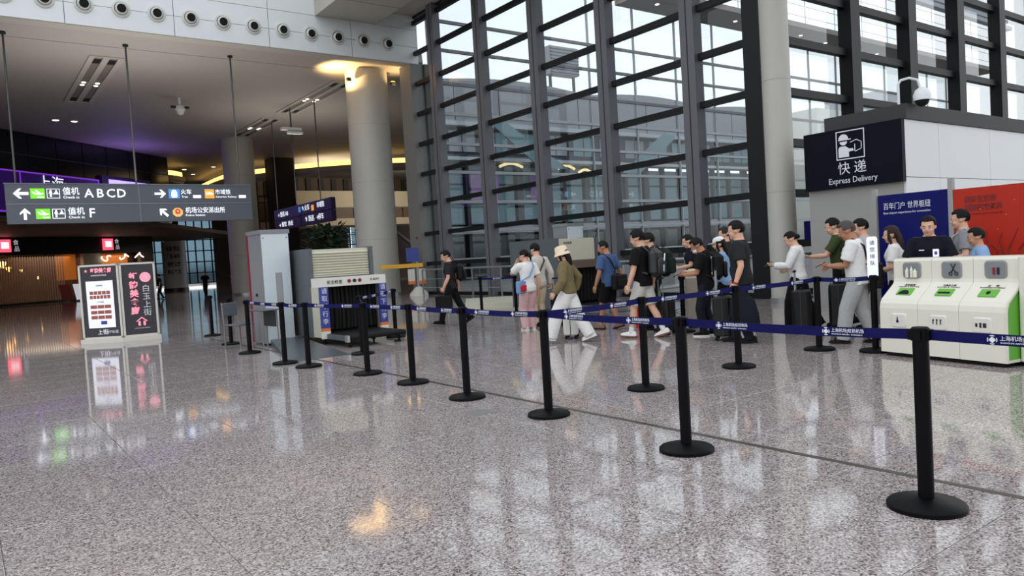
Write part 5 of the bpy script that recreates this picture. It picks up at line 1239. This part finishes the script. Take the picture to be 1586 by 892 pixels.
def shoulder_bag(p, label, m, loc, size, sh=1, rz=0.0, m2=None, low=True):
    t = at_person('shoulder_bag', label, 'bag', p, loc, rz); w, d, hh = size
    b = MB(); b.rbox((0, 0, 0), (w, d, hh), 0.05, 4); b.build('body', m, t, True)
    b = MB(); b.rbox((0, -d / 2 - 0.008, -0.02), (w * 0.75, 0.03, hh * 0.5), 0.03, 3, axis='y'); b.build('pocket', m2 or m, t, True)
    c = Matrix.Rotation(-rz, 4, 'Z') @ Matrix.Translation(-Vector(loc)); q = lambda *v: c @ p['tp'](*v)
    b = MB(); o_ = 0.016 / p['h']
    b.tube([V(-w * 0.42, 0, hh / 2 - 0.03), q(-sh * 0.02, -0.088, 0.66), q(sh * 0.055, -0.075 - o_, 0.78), q(sh * 0.07, -0.01, 0.845), q(sh * 0.05, 0.075 + o_, 0.78), q(-sh * 0.03, 0.095, 0.66), V(w * 0.42, 0, hh / 2 - 0.03)], 0.013, 6); b.build('strap', m, t, True)
    return t
def suitcase(label, x, y, rz, m, w=0.42, d=0.26, hh=0.62, handle=0.38, z=0.0):
    t = thing('suitcase', label, 'suitcase', (x, y, z), rz)
    b = MB(); b.rbox((0, 0, 0.07 + hh / 2), (w, d, hh), 0.05, 4); sh = b.build('shell', m, t, True)
    for k in range(5):
        b = MB(); b.rbox((-w * 0.36 + w * 0.18 * k, -d / 2, 0.07 + hh / 2), (0.025, 0.012, hh * 0.82), 0.01); b.build('rib', m, sh)
        b = MB(); b.rbox((-w * 0.36 + w * 0.18 * k, d / 2, 0.07 + hh / 2), (0.025, 0.012, hh * 0.82), 0.01); b.build('rib', m, sh)
    b = MB(); b.box((0, 0, 0.07 + hh / 2), (w + 0.004, 0.012, hh + 0.004)); b.build('zip_band', 'case_grey', sh)
    for sx_ in (-1, 1):
        for sy_ in (-1, 1):
            b = MB(); b.X = Matrix.Translation((sx_ * (w / 2 - 0.05), sy_ * (d / 2 - 0.04), 0.03)) @ Matrix.Rotation(PI / 2, 4, 'Y'); b.lathe([(0.03, -0.013), (0.03, 0.013)], n=14); b.build('wheel', 'black_rubber', t)
            b = MB(); b.box((sx_ * (w / 2 - 0.05), sy_ * (d / 2 - 0.04), 0.062), (0.04, 0.03, 0.03)); b.build('wheel_housing', 'black_rubber', t)
    if handle:
        b = MB(); z1 = 0.07 + hh; b.tube([(-0.11, d / 2 - 0.05, z1 - 0.02), (-0.11, d / 2 - 0.05, z1 + handle)], 0.009, 6); b.tube([(0.11, d / 2 - 0.05, z1 - 0.02), (0.11, d / 2 - 0.05, z1 + handle)], 0.009, 6); b.build('telescopic_handle', 'aluminium', t)
        b = MB(); b.rbox((0, d / 2 - 0.05, z1 + handle), (0.26, 0.035, 0.03), 0.012); b.build('grip', 'black_rubber', t)
    b = MB(); b.tube([(-0.07, 0, 0.07 + hh), (-0.06, 0, 0.10 + hh), (0.06, 0, 0.10 + hh), (0.07, 0, 0.07 + hh)], 0.012, 6); b.build('carry_handle', 'black_rubber', t)
    return t
def phone(p, label, side, off=(0, 0.10, 0.03), tilt=-0.5):
    w = p['wrist'][side]; d = (p['wrist'][side] - p['elbow'][side]).normalized()
    loc = w + d * (0.075 * p['h'] / 1.7 * 1.7) * 0.85 + V(0, 0, 0.022)
    t = at_person('phone', label, 'phone', p, tuple(loc)); t.rotation_euler = (tilt + PI * 0.0, 0, p['r'])
    b = MB(); b.rbox((0, 0, 0), (0.075, 0.155, 0.009), 0.012); b.build('case', 'phone_body', t)
    b = MB(); b.box((0, 0, 0.0052), (0.068, 0.145, 0.001)); b.build('screen', 'dark_glass', t)
    return t

BS = ('shoe', 'cloth_black', 'black_rubber')
# 1 man walking left with briefcase
p = person('man in black walking left with a sling backpack and briefcase, alone ahead of the queue', 9.0, 14.6, 0.95, 1.71, top=('tee', 'cloth_charcoal'), bottom=('trousers', 'cloth_black'), shoes=BS, LH=(-0.15, 0.10, 0.50), RH=(0.15, -0.08, 0.50), LF=(0.16, -0.12), RF=(-0.22, 0.55), lean=0.06, pitch=0.32, curl=(0.9, 0.4))
backpack(p, 'black sling backpack on the man walking alone with a briefcase', 'bag_black', (0.30, 0.16, 0.42))
t = at_person('briefcase', 'black briefcase carried by the man walking alone', 'bag', p, tuple(p['wrist'][-1] + V(0, 0.0, -0.30)), PI / 2)
b = MB(); b.rbox((0, 0, 0), (0.38, 0.10, 0.28), 0.04); b.build('body', 'bag_black', t, True); b = MB(); b.tube([(-0.09, 0, 0.13), (-0.07, 0, 0.19), (0.07, 0, 0.19), (0.09, 0, 0.13)], 0.011, 6); b.build('handle', 'bag_black', t)
b = MB(); b.rbox((0, -0.05, -0.03), (0.28, 0.025, 0.15), 0.02, axis='y'); b.build('pocket', 'bag_black', t)
# 2 woman pink trousers
p = person('woman in white top and pink trousers with one hand to her face, seen from behind', 9.0, 11.75, -0.15, 1.60, 'f', top=('tee', 'cloth_white'), bottom=('trousers', 'cloth_pink'), shoes=('shoe', 'cloth_pale', 'shoe_white'), hair=('pony', 'hair_black'), LH=(-0.07, 0.12, 0.84), RH=(0.15, 0.02, 0.49), LF=(0.02, 0.0, -0.05), RF=(0.04, 0.0, 0.055), pitch=0.25, yaw=0.3, palms=('face', 'in'), curl=(0.7, 0.3), wide=1.3, elbows=((-0.6, 0.3, -1), (0.45, -0.9, -0.3)))
shoulder_bag(p, 'pale blue and red shoulder bag on the woman in pink trousers', 'bag_blue', (-0.17, -0.06, 0.86), (0.30, 0.11, 0.24), 1, 0.4, 'bag_red')
# 3 man behind her
p = person('man in a pale long sleeved shirt partly hidden behind the woman in pink trousers', 9.62, 12.2, -0.1, 1.72, top=('long', 'cloth_pale'), bottom=('trousers', 'cloth_beige'), shoes=BS, RH=(0.16, -0.02, 0.49), pitch=0.2, curl=(0.35, 0.9))
shoulder_bag(p, 'dark shoulder bag on the man in the pale shirt', 'bag_black', (-0.22, -0.02, 0.82), (0.26, 0.09, 0.24), 1, 0.9)
suitcase('black upright suitcase held by the man in the pale shirt', 9.98, 11.95, 0.2, 'case_black', 0.40, 0.26, 0.58, 0.32)
# 4 woman bucket hat
p = person('woman in cream bucket hat, olive jacket and wide white trousers striding left', 8.05, 9.45, 0.62, 1.60, 'f', top=('jacket', 'cloth_olive'), bottom=('trousers', 'cloth_white'), shoes=('shoe', 'shoe_white', 'shoe_white'), hair=('long', 'hair_black'), LH=(-0.17, 0.10, 0.52), RH=(0.17, -0.04, 0.52), LF=(0.20, -0.15), RF=(-0.21, 0.35), lean=0.05, pitch=0.2, wide=1.45, loose=1.8, curl=(0.6, 0.9))
b = MB(); hm_ = p['HX'] @ Matrix.Scale(p['h'], 4); b.X = hm_
b.rings([[(r_ * math.cos(2 * PI * j / 28), -0.006 + r_ * 1.15 * math.sin(2 * PI * j / 28), z) for j in range(28)] for r_, z in ((0.073, -0.020), (0.077, -0.018), (0.060, 0.016), (0.056, 0.055), (0.050, 0.072), (0.030, 0.080), (0.004, 0.081))], cap=True)
o = b.build('bucket_hat', 'cloth_hat', None, True); o.parent = p['root']
suitcase('white suitcase with black strip rolling beside the woman in the bucket hat', 8.47, 9.89, 0.75, 'case_white', 0.40, 0.24, 0.50, 0.36)
b = MB(); b.box((0, -0.13, 0.30), (0.03, 0.012, 0.42)); b.build('black_strip', 'case_black', bpy.data.objects['suitcase.001'])
# 5 man in blue tee
p = person('man in blue T-shirt and dark shorts with a black sling bag, seen from behind', 9.80, 10.3, 0.15, 1.68, skin='skin_tan', top=('tee', 'cloth_blue'), bottom=('shorts', 'cloth_black'), shoes=('shoe', 'shoe_brown', 'black_rubber'), hair=('buzz', 'hair_black'), LH=(-0.17, 0.06, 0.49), RH=(0.17, -0.02, 0.49), LF=(0.10, 0.0), RF=(-0.08, 0.25), pitch=0.3, yaw=0.3, lean=0.05)
shoulder_bag(p, 'large black sling bag at the hip of the man in the blue T-shirt', 'bag_black', (0.06, -0.20, 0.88), (0.38, 0.13, 0.28), -1, 0.0)
t = thing('shopping_bag', 'bright red shopping bag beside the man in blue T-shirt', 'bag', (10.22, 9.93, 0.30), 0.3)
b = MB(); b.rbox((0, 0, 0.19), (0.26, 0.11, 0.36), 0.015); b.build('body', 'bag_red', t); b = MB(); b.tube([(-0.07, 0, 0.36), (-0.06, 0, 0.46), (0.06, 0, 0.46), (0.07, 0, 0.36)], 0.007, 6); b.build('handle', 'cloth_white', t)
b = MB(); b.rbox((0, -0.055, 0.22), (0.12, 0.004, 0.10), 0.01); b.build('white_mark', 'cloth_white', t)
t.location.z = 0.0
# 6 man black tee white shorts
p = person('man in black T-shirt, pale shorts and white sneakers wearing a grey backpack', 9.1, 8.76, 0.35, 1.79, top=('tee', 'cloth_black'), bottom=('shorts', 'cloth_shorts'), shoes=('shoe', 'shoe_white', 'shoe_brown'), hair=('curly', 'hair_black'), LH=(-0.17, 0.07, 0.49), RH=(0.16, -0.03, 0.49), LF=(0.12, -0.05), RF=(-0.16, 0.3), pitch=0.22, socks='cloth_white', loose=1.5, lean=0.03)
backpack(p, 'dark grey backpack with pale stripes on the man in pale shorts', 'case_grey', (0.32, 0.18, 0.48), None, 'print_white')
p6 = p
p = person('man with a dark green backpack walking just beyond the man in pale shorts', 9.9, 9.27, 0.3, 1.75, top=('tee', 'cloth_darkgreen'), bottom=('trousers', 'cloth_black'), shoes=BS, hair=('short', 'hair_black'), LF=(-0.1, 0.2), RF=(0.1, 0), pitch=0.2)
backpack(p, 'dark green backpack on the man half hidden behind the grey backpack', 'cloth_darkgreen', (0.32, 0.20, 0.50))
suitcase('black suitcase pulled behind the man in pale shorts', 9.6, 8.75, 0.4, 'case_black', 0.36, 0.24, 0.52, 0.36)
# 7 man black tee with phone and mask
p = person('man in black T-shirt and white mask looking down at his phone', 9.72, 7.98, 0.62, 1.62, skin='skin_tan', top=('tee', 'cloth_black'), bottom=('trousers', 'cloth_jean'), shoes=('shoe', 'cloth_black', 'shoe_white'), hair=('short', 'hair_black'), LH=(-0.06, 0.20, 0.63), RH=(0.05, 0.20, 0.63), LF=(0.03, 0), RF=(-0.06, 0.0), pitch=0.5, lean=0.06, palms=('up', 'up'), curl=(0.5, 0.5), mask='mask_white', girth=1.08)
phone(p, 'phone held by the man in the white mask', -1)
backpack(p, 'black backpack on the man in the white mask', 'bag_black', (0.32, 0.18, 0.46))
# people beyond him
p = person('person in navy top with black hair beyond the man in the white mask', 11.65, 9.85, 0.7, 1.71, 'f', top=('tee', 'cloth_navy'), bottom=('trousers', 'cloth_black'), shoes=BS, hair=('bun', 'hair_black'), LH=(-0.12, 0.16, 0.62), pitch=0.3)
p = person('woman in beige top with long black hair beyond the man in the white mask', 11.35, 9.35, 0.6, 1.56, 'f', top=('long', 'cloth_beige'), bottom=('trousers', 'cloth_lightgrey'), shoes=BS, hair=('long', 'hair_black'), LH=(-0.08, 0.18, 0.64), pitch=0.35)
t = thing('trolley_case', 'tall beige box shaped case on wheels before the man in the white mask', 'suitcase', (10.73, 9.0, 0), 0.75)
b = MB(); b.rbox((0, 0, 0.49), (0.46, 0.42, 0.84), 0.04); b.build('shell', 'case_beige', t, True)
for k in range(4): b = MB(); b.rbox((-0.15 + 0.1 * k, -0.212, 0.5), (0.03, 0.012, 0.7), 0.01); b.build('rib', 'case_beige', t)
for sx_ in (-0.17, 0.17):
    for sy_ in (-0.15, 0.15): b = MB(); b.X = Matrix.Translation((sx_, sy_, 0.035)) @ Matrix.Rotation(PI / 2, 4, 'Y'); b.lathe([(0.035, -0.014), (0.035, 0.014)], n=12); b.build('wheel', 'black_rubber', t)
# 9 white cap, blue shirt and man with glasses
p = person('woman in white cap and sky blue shirt behind the tall man in dark grey', 10.5, 8.22, 0.55, 1.60, 'f', top=('tee', 'cloth_sky'), bottom=('trousers', 'cloth_black'), shoes=BS, hair=('long', 'hair_black'), LH=(-0.1, 0.14, 0.6), pitch=0.15)
b = MB(); b.X = p['HX'] @ Matrix.Scale(p['h'], 4)
b.rings([[(r_ * math.cos(2 * PI * j / 24), -0.006 + r_ * 1.18 * math.sin(2 * PI * j / 24), z) for j in range(24)] for r_, z in ((0.053, 0.022), (0.055, 0.03), (0.052, 0.052), (0.040, 0.070), (0.020, 0.079), (0.003, 0.081))])
b.prism([(0.045 * math.cos(PI * i / 8), 0.035 + 0.075 * math.sin(PI * i / 8)) for i in range(9)], 0.020, 0.026)
o = b.build('cap', 'cloth_white', None, True); o.parent = p['root']
p = person('man with dark hair and glasses beyond the woman in the white cap', 12.35, 9.55, 0.6, 1.80, top=('tee', 'cloth_charcoal'), bottom=('trousers', 'cloth_black'), shoes=BS, hair=('short', 'hair_brown'), pitch=0.05)
b = MB(); b.X = p['HX'] @ Matrix.Scale(p['h'], 4)
for s in (-1, 1): b.tube([(s * 0.02 + 0.014 * math.cos(PI * i / 5), 0.057, 0.001 + 0.012 * math.sin(PI * i / 5)) for i in range(11)], 0.0016, 5)
b.tube([(-0.006, 0.058, 0.003), (0.006, 0.058, 0.003)], 0.0016, 5)
o = b.build('glasses', 'eye_dark', None); o.parent = p['root']
# 10 tall man dark grey tee
p = person('tall man in dark grey T-shirt walking left with a black suitcase', 9.27, 6.93, 0.50, 1.80, top=('tee', 'cloth_charcoal'), bottom=('trousers', 'cloth_jean'), shoes=BS, hair=('short', 'hair_black'), LH=(-0.17, 0.03, 0.49), RH=(0.16, 0.08, 0.51), LF=(-0.05, 0.05), RF=(0.08, 0.0), pitch=0.12, loose=1.3, girth=1.08, curl=(0.6, 0.9))
b = MB(); d_ = (p['wrist'][-1] - p['elbow'][-1]).normalized(); b.tube([p['wrist'][-1] - d_ * 0.03, p['wrist'][-1] - d_ * 0.005], 0.036, 12); o = b.build('wrist_band', 'crimson', None); o.parent = p['root']
suitcase('black suitcase in front of the tall man in dark grey', 9.42, 7.42, 0.6, 'case_black', 0.42, 0.27, 0.60, 0.42)
t = at_person('garment_bag', 'dark soft bag hanging from the left hand of the tall man in dark grey', 'bag', p, (-0.22, -0.02, 0.50), PI / 2 + 0.15)
b = MB(); b.rings([[(rx * math.cos(2 * PI * j / 16) + o_, ry * math.sin(2 * PI * j / 16), z) for j in range(16)] for rx, ry, z, o_ in ((0.15, 0.03, -0.30, -0.06), (0.19, 0.06, -0.24, -0.05), (0.20, 0.07, -0.05, -0.02), (0.17, 0.06, 0.15, 0.0), (0.06, 0.03, 0.27, 0.02), (0.03, 0.02, 0.33, 0.02))]); b.build('body', 'cloth_jean', t, True)
b = MB(); b.tube([(0.12, 0, 0.1), (0.19, 0, -0.1), (0.22, 0.0, -0.34)], 0.014, 6); b.build('strap', 'bag_black', t)
# 11 woman white blouse
p = person('woman in white blouse and wide black trousers reading a phone beside the slim column', 11.1, 7.2, 0.48, 1.63, 'f', top=('blouse', 'cloth_white'), bottom=('trousers', 'cloth_black'), shoes=BS, hair=('bun', 'hair_black'), LH=(-0.08, 0.21, 0.66), RH=(0.12, 0.12, 0.60), LF=(0.08, 0.0), RF=(-0.17, 0.45), pitch=0.42, wide=1.5, loose=1.5, palms=('up', 'in'), curl=(0.5, 0.5))
phone(p, 'phone held by the woman in the white blouse', -1)
suitcase('black suitcase beside the woman in the white blouse', 10.7, 6.9, 0.5, 'case_black', 0.42, 0.27, 0.60, 0.3)
# 12 green tee
p = person('young man in olive green T-shirt holding a phone out before the grey kiosk wall', 11.75, 6.85, 0.50, 1.80, top=('tee', 'cloth_green'), bottom=('trousers', 'cloth_black'), shoes=BS, hair=('short', 'hair_black'), LH=(-0.07, 0.24, 0.66), RH=(0.12, 0.10, 0.55), LF=(0.02, 0), RF=(-0.1, 0.2), pitch=0.28, palms=('up', 'in'), curl=(0.5, 0.5))
phone(p, 'phone held out by the young man in olive green', -1)
backpack(p, 'black backpack on the young man in olive green', 'bag_black', (0.30, 0.18, 0.46))
suitcase('tall dark suitcase with pale strip before the young man in olive green', 11.3, 6.62, 0.5, 'case_black', 0.44, 0.28, 0.66, 0.3)
# 13b man behind
p = person('dark haired man mostly hidden behind the grey haired man', 11.4, 6.2, 0.5, 1.74, top=('tee', 'cloth_lightgrey'), bottom=('trousers', 'cloth_brown'), shoes=BS, hair=('short', 'hair_black'), pitch=0.2)
# 13 older man
p = person('grey haired man in white T-shirt, pale grey trousers and sandals using a phone', 9.9, 5.52, 0.42, 1.70, skin='skin_tan', top=('tee', 'cloth_white'), bottom=('trousers', 'cloth_lightgrey'), shoes=('sandal', 'black_rubber', 'black_rubber'), hair=('short', 'hair_grey'), LH=(-0.05, 0.20, 0.65), RH=(0.05, 0.20, 0.65), LF=(0.12, 0.0), RF=(-0.12, 0.2), pitch=0.36, lean=0.08, palms=('up', 'up'), curl=(0.5, 0.5), loose=1.5, wide=1.25, girth=1.08)
phone(p, 'phone held by the grey haired man', -1)
shoulder_bag(p, 'black shoulder bag slung behind the grey haired man', 'bag_black', (0.05, -0.24, 0.92), (0.34, 0.15, 0.34), -1, 0.1)
# 14 - 17 behind the bins
p = person('woman with long brown hair in a white top behind the bins before the blue screen', 10.6, 5.33, 0.35, 1.59, 'f', top=('tee', 'cloth_white'), bottom=('trousers', 'cloth_jean'), shoes=BS, hair=('long', 'hair_brown'), LH=(-0.1, 0.16, 0.6), pitch=0.15)
p = person('officer in a dark navy uniform with a badge facing the viewer before the blue screen', 10.2, 4.69, 1.95, 1.68, top=('tee', 'cloth_navy'), bottom=('trousers', 'cloth_navy'), shoes=BS, hair=('short', 'hair_black'), LH=(-0.13, 0.17, 0.60), RH=(0.13, 0.17, 0.60), pitch=0.22, yaw=-0.1, palms=('down', 'down'))
hb_ = p['root']; tpp = p['tp']
q = MB(); q.rbox(tuple(tpp(-0.045, 0.090, 0.715)), (0.07, 0.012, 0.10), 0.008, axis='y'); q.build('name_badge', 'poster_white', hb_)
q = MB(); c_ = tpp(-0.045, 0.094, 0.715); q.box((c_.x, c_.y + 0.005, c_.z), (0.03, 0.006, 0.04)); q.build('badge_photo', 'scanner_blue', hb_)
for s in (-1, 1): q = MB(); c_ = tpp(s * 0.08, 0.0, 0.836); q.rbox((c_.x, c_.y, c_.z), (0.11, 0.05, 0.012), 0.012); q.build('shoulder_mark', 'case_grey', hb_)
q = MB(); c_ = tpp(0.05, 0.094, 0.74); q.box((c_.x, c_.y, c_.z), (0.06, 0.008, 0.012)); q.build('chest_mark', 'print_white', hb_)
p = person('man in grey T-shirt in profile before the edge of the red screen', 11.45, 4.78, 0.42, 1.76, top=('tee', 'cloth_grey'), bottom=('trousers', 'cloth_black'), shoes=BS, hair=('short', 'hair_black'), pitch=0.12, LH=(-0.12, 0.14, 0.6))
shoulder_bag(p, 'pale strapped bag on the man in grey before the red screen', 'cloth_lightgrey', (0.18, -0.05, 0.85), (0.24, 0.09, 0.22), -1, 0.6)
p = person('short haired woman in pale blue top in profile before the red screen', 10.55, 4.22, 0.5, 1.49, 'f', skin='skin_mid', top=('tee', 'cloth_sky'), bottom=('trousers', 'cloth_black'), shoes=BS, hair=('short', 'hair_black'), pitch=0.18)
# distant figures on the dark shopping side
for k, (x, y, r_, lab, tc_) in enumerate(((14.0, 55.5, 2.6, 'distant person in black standing by the printed round pillar', 'cloth_black'), (16.6, 57.6, 0.3, 'distant person in white top beside the far broad column', 'cloth_white'), (11.2, 56.2, 1.2, 'distant dark clothed person behind the lit advertising stand', 'cloth_charcoal'))):
    person(lab, x, y, r_, 1.70, top=('tee', tc_), bottom=('trousers', 'cloth_black'), shoes=BS, vox=0.03, detail=False, LF=(0.08, 0), RF=(-0.08, 0.2))
flush()
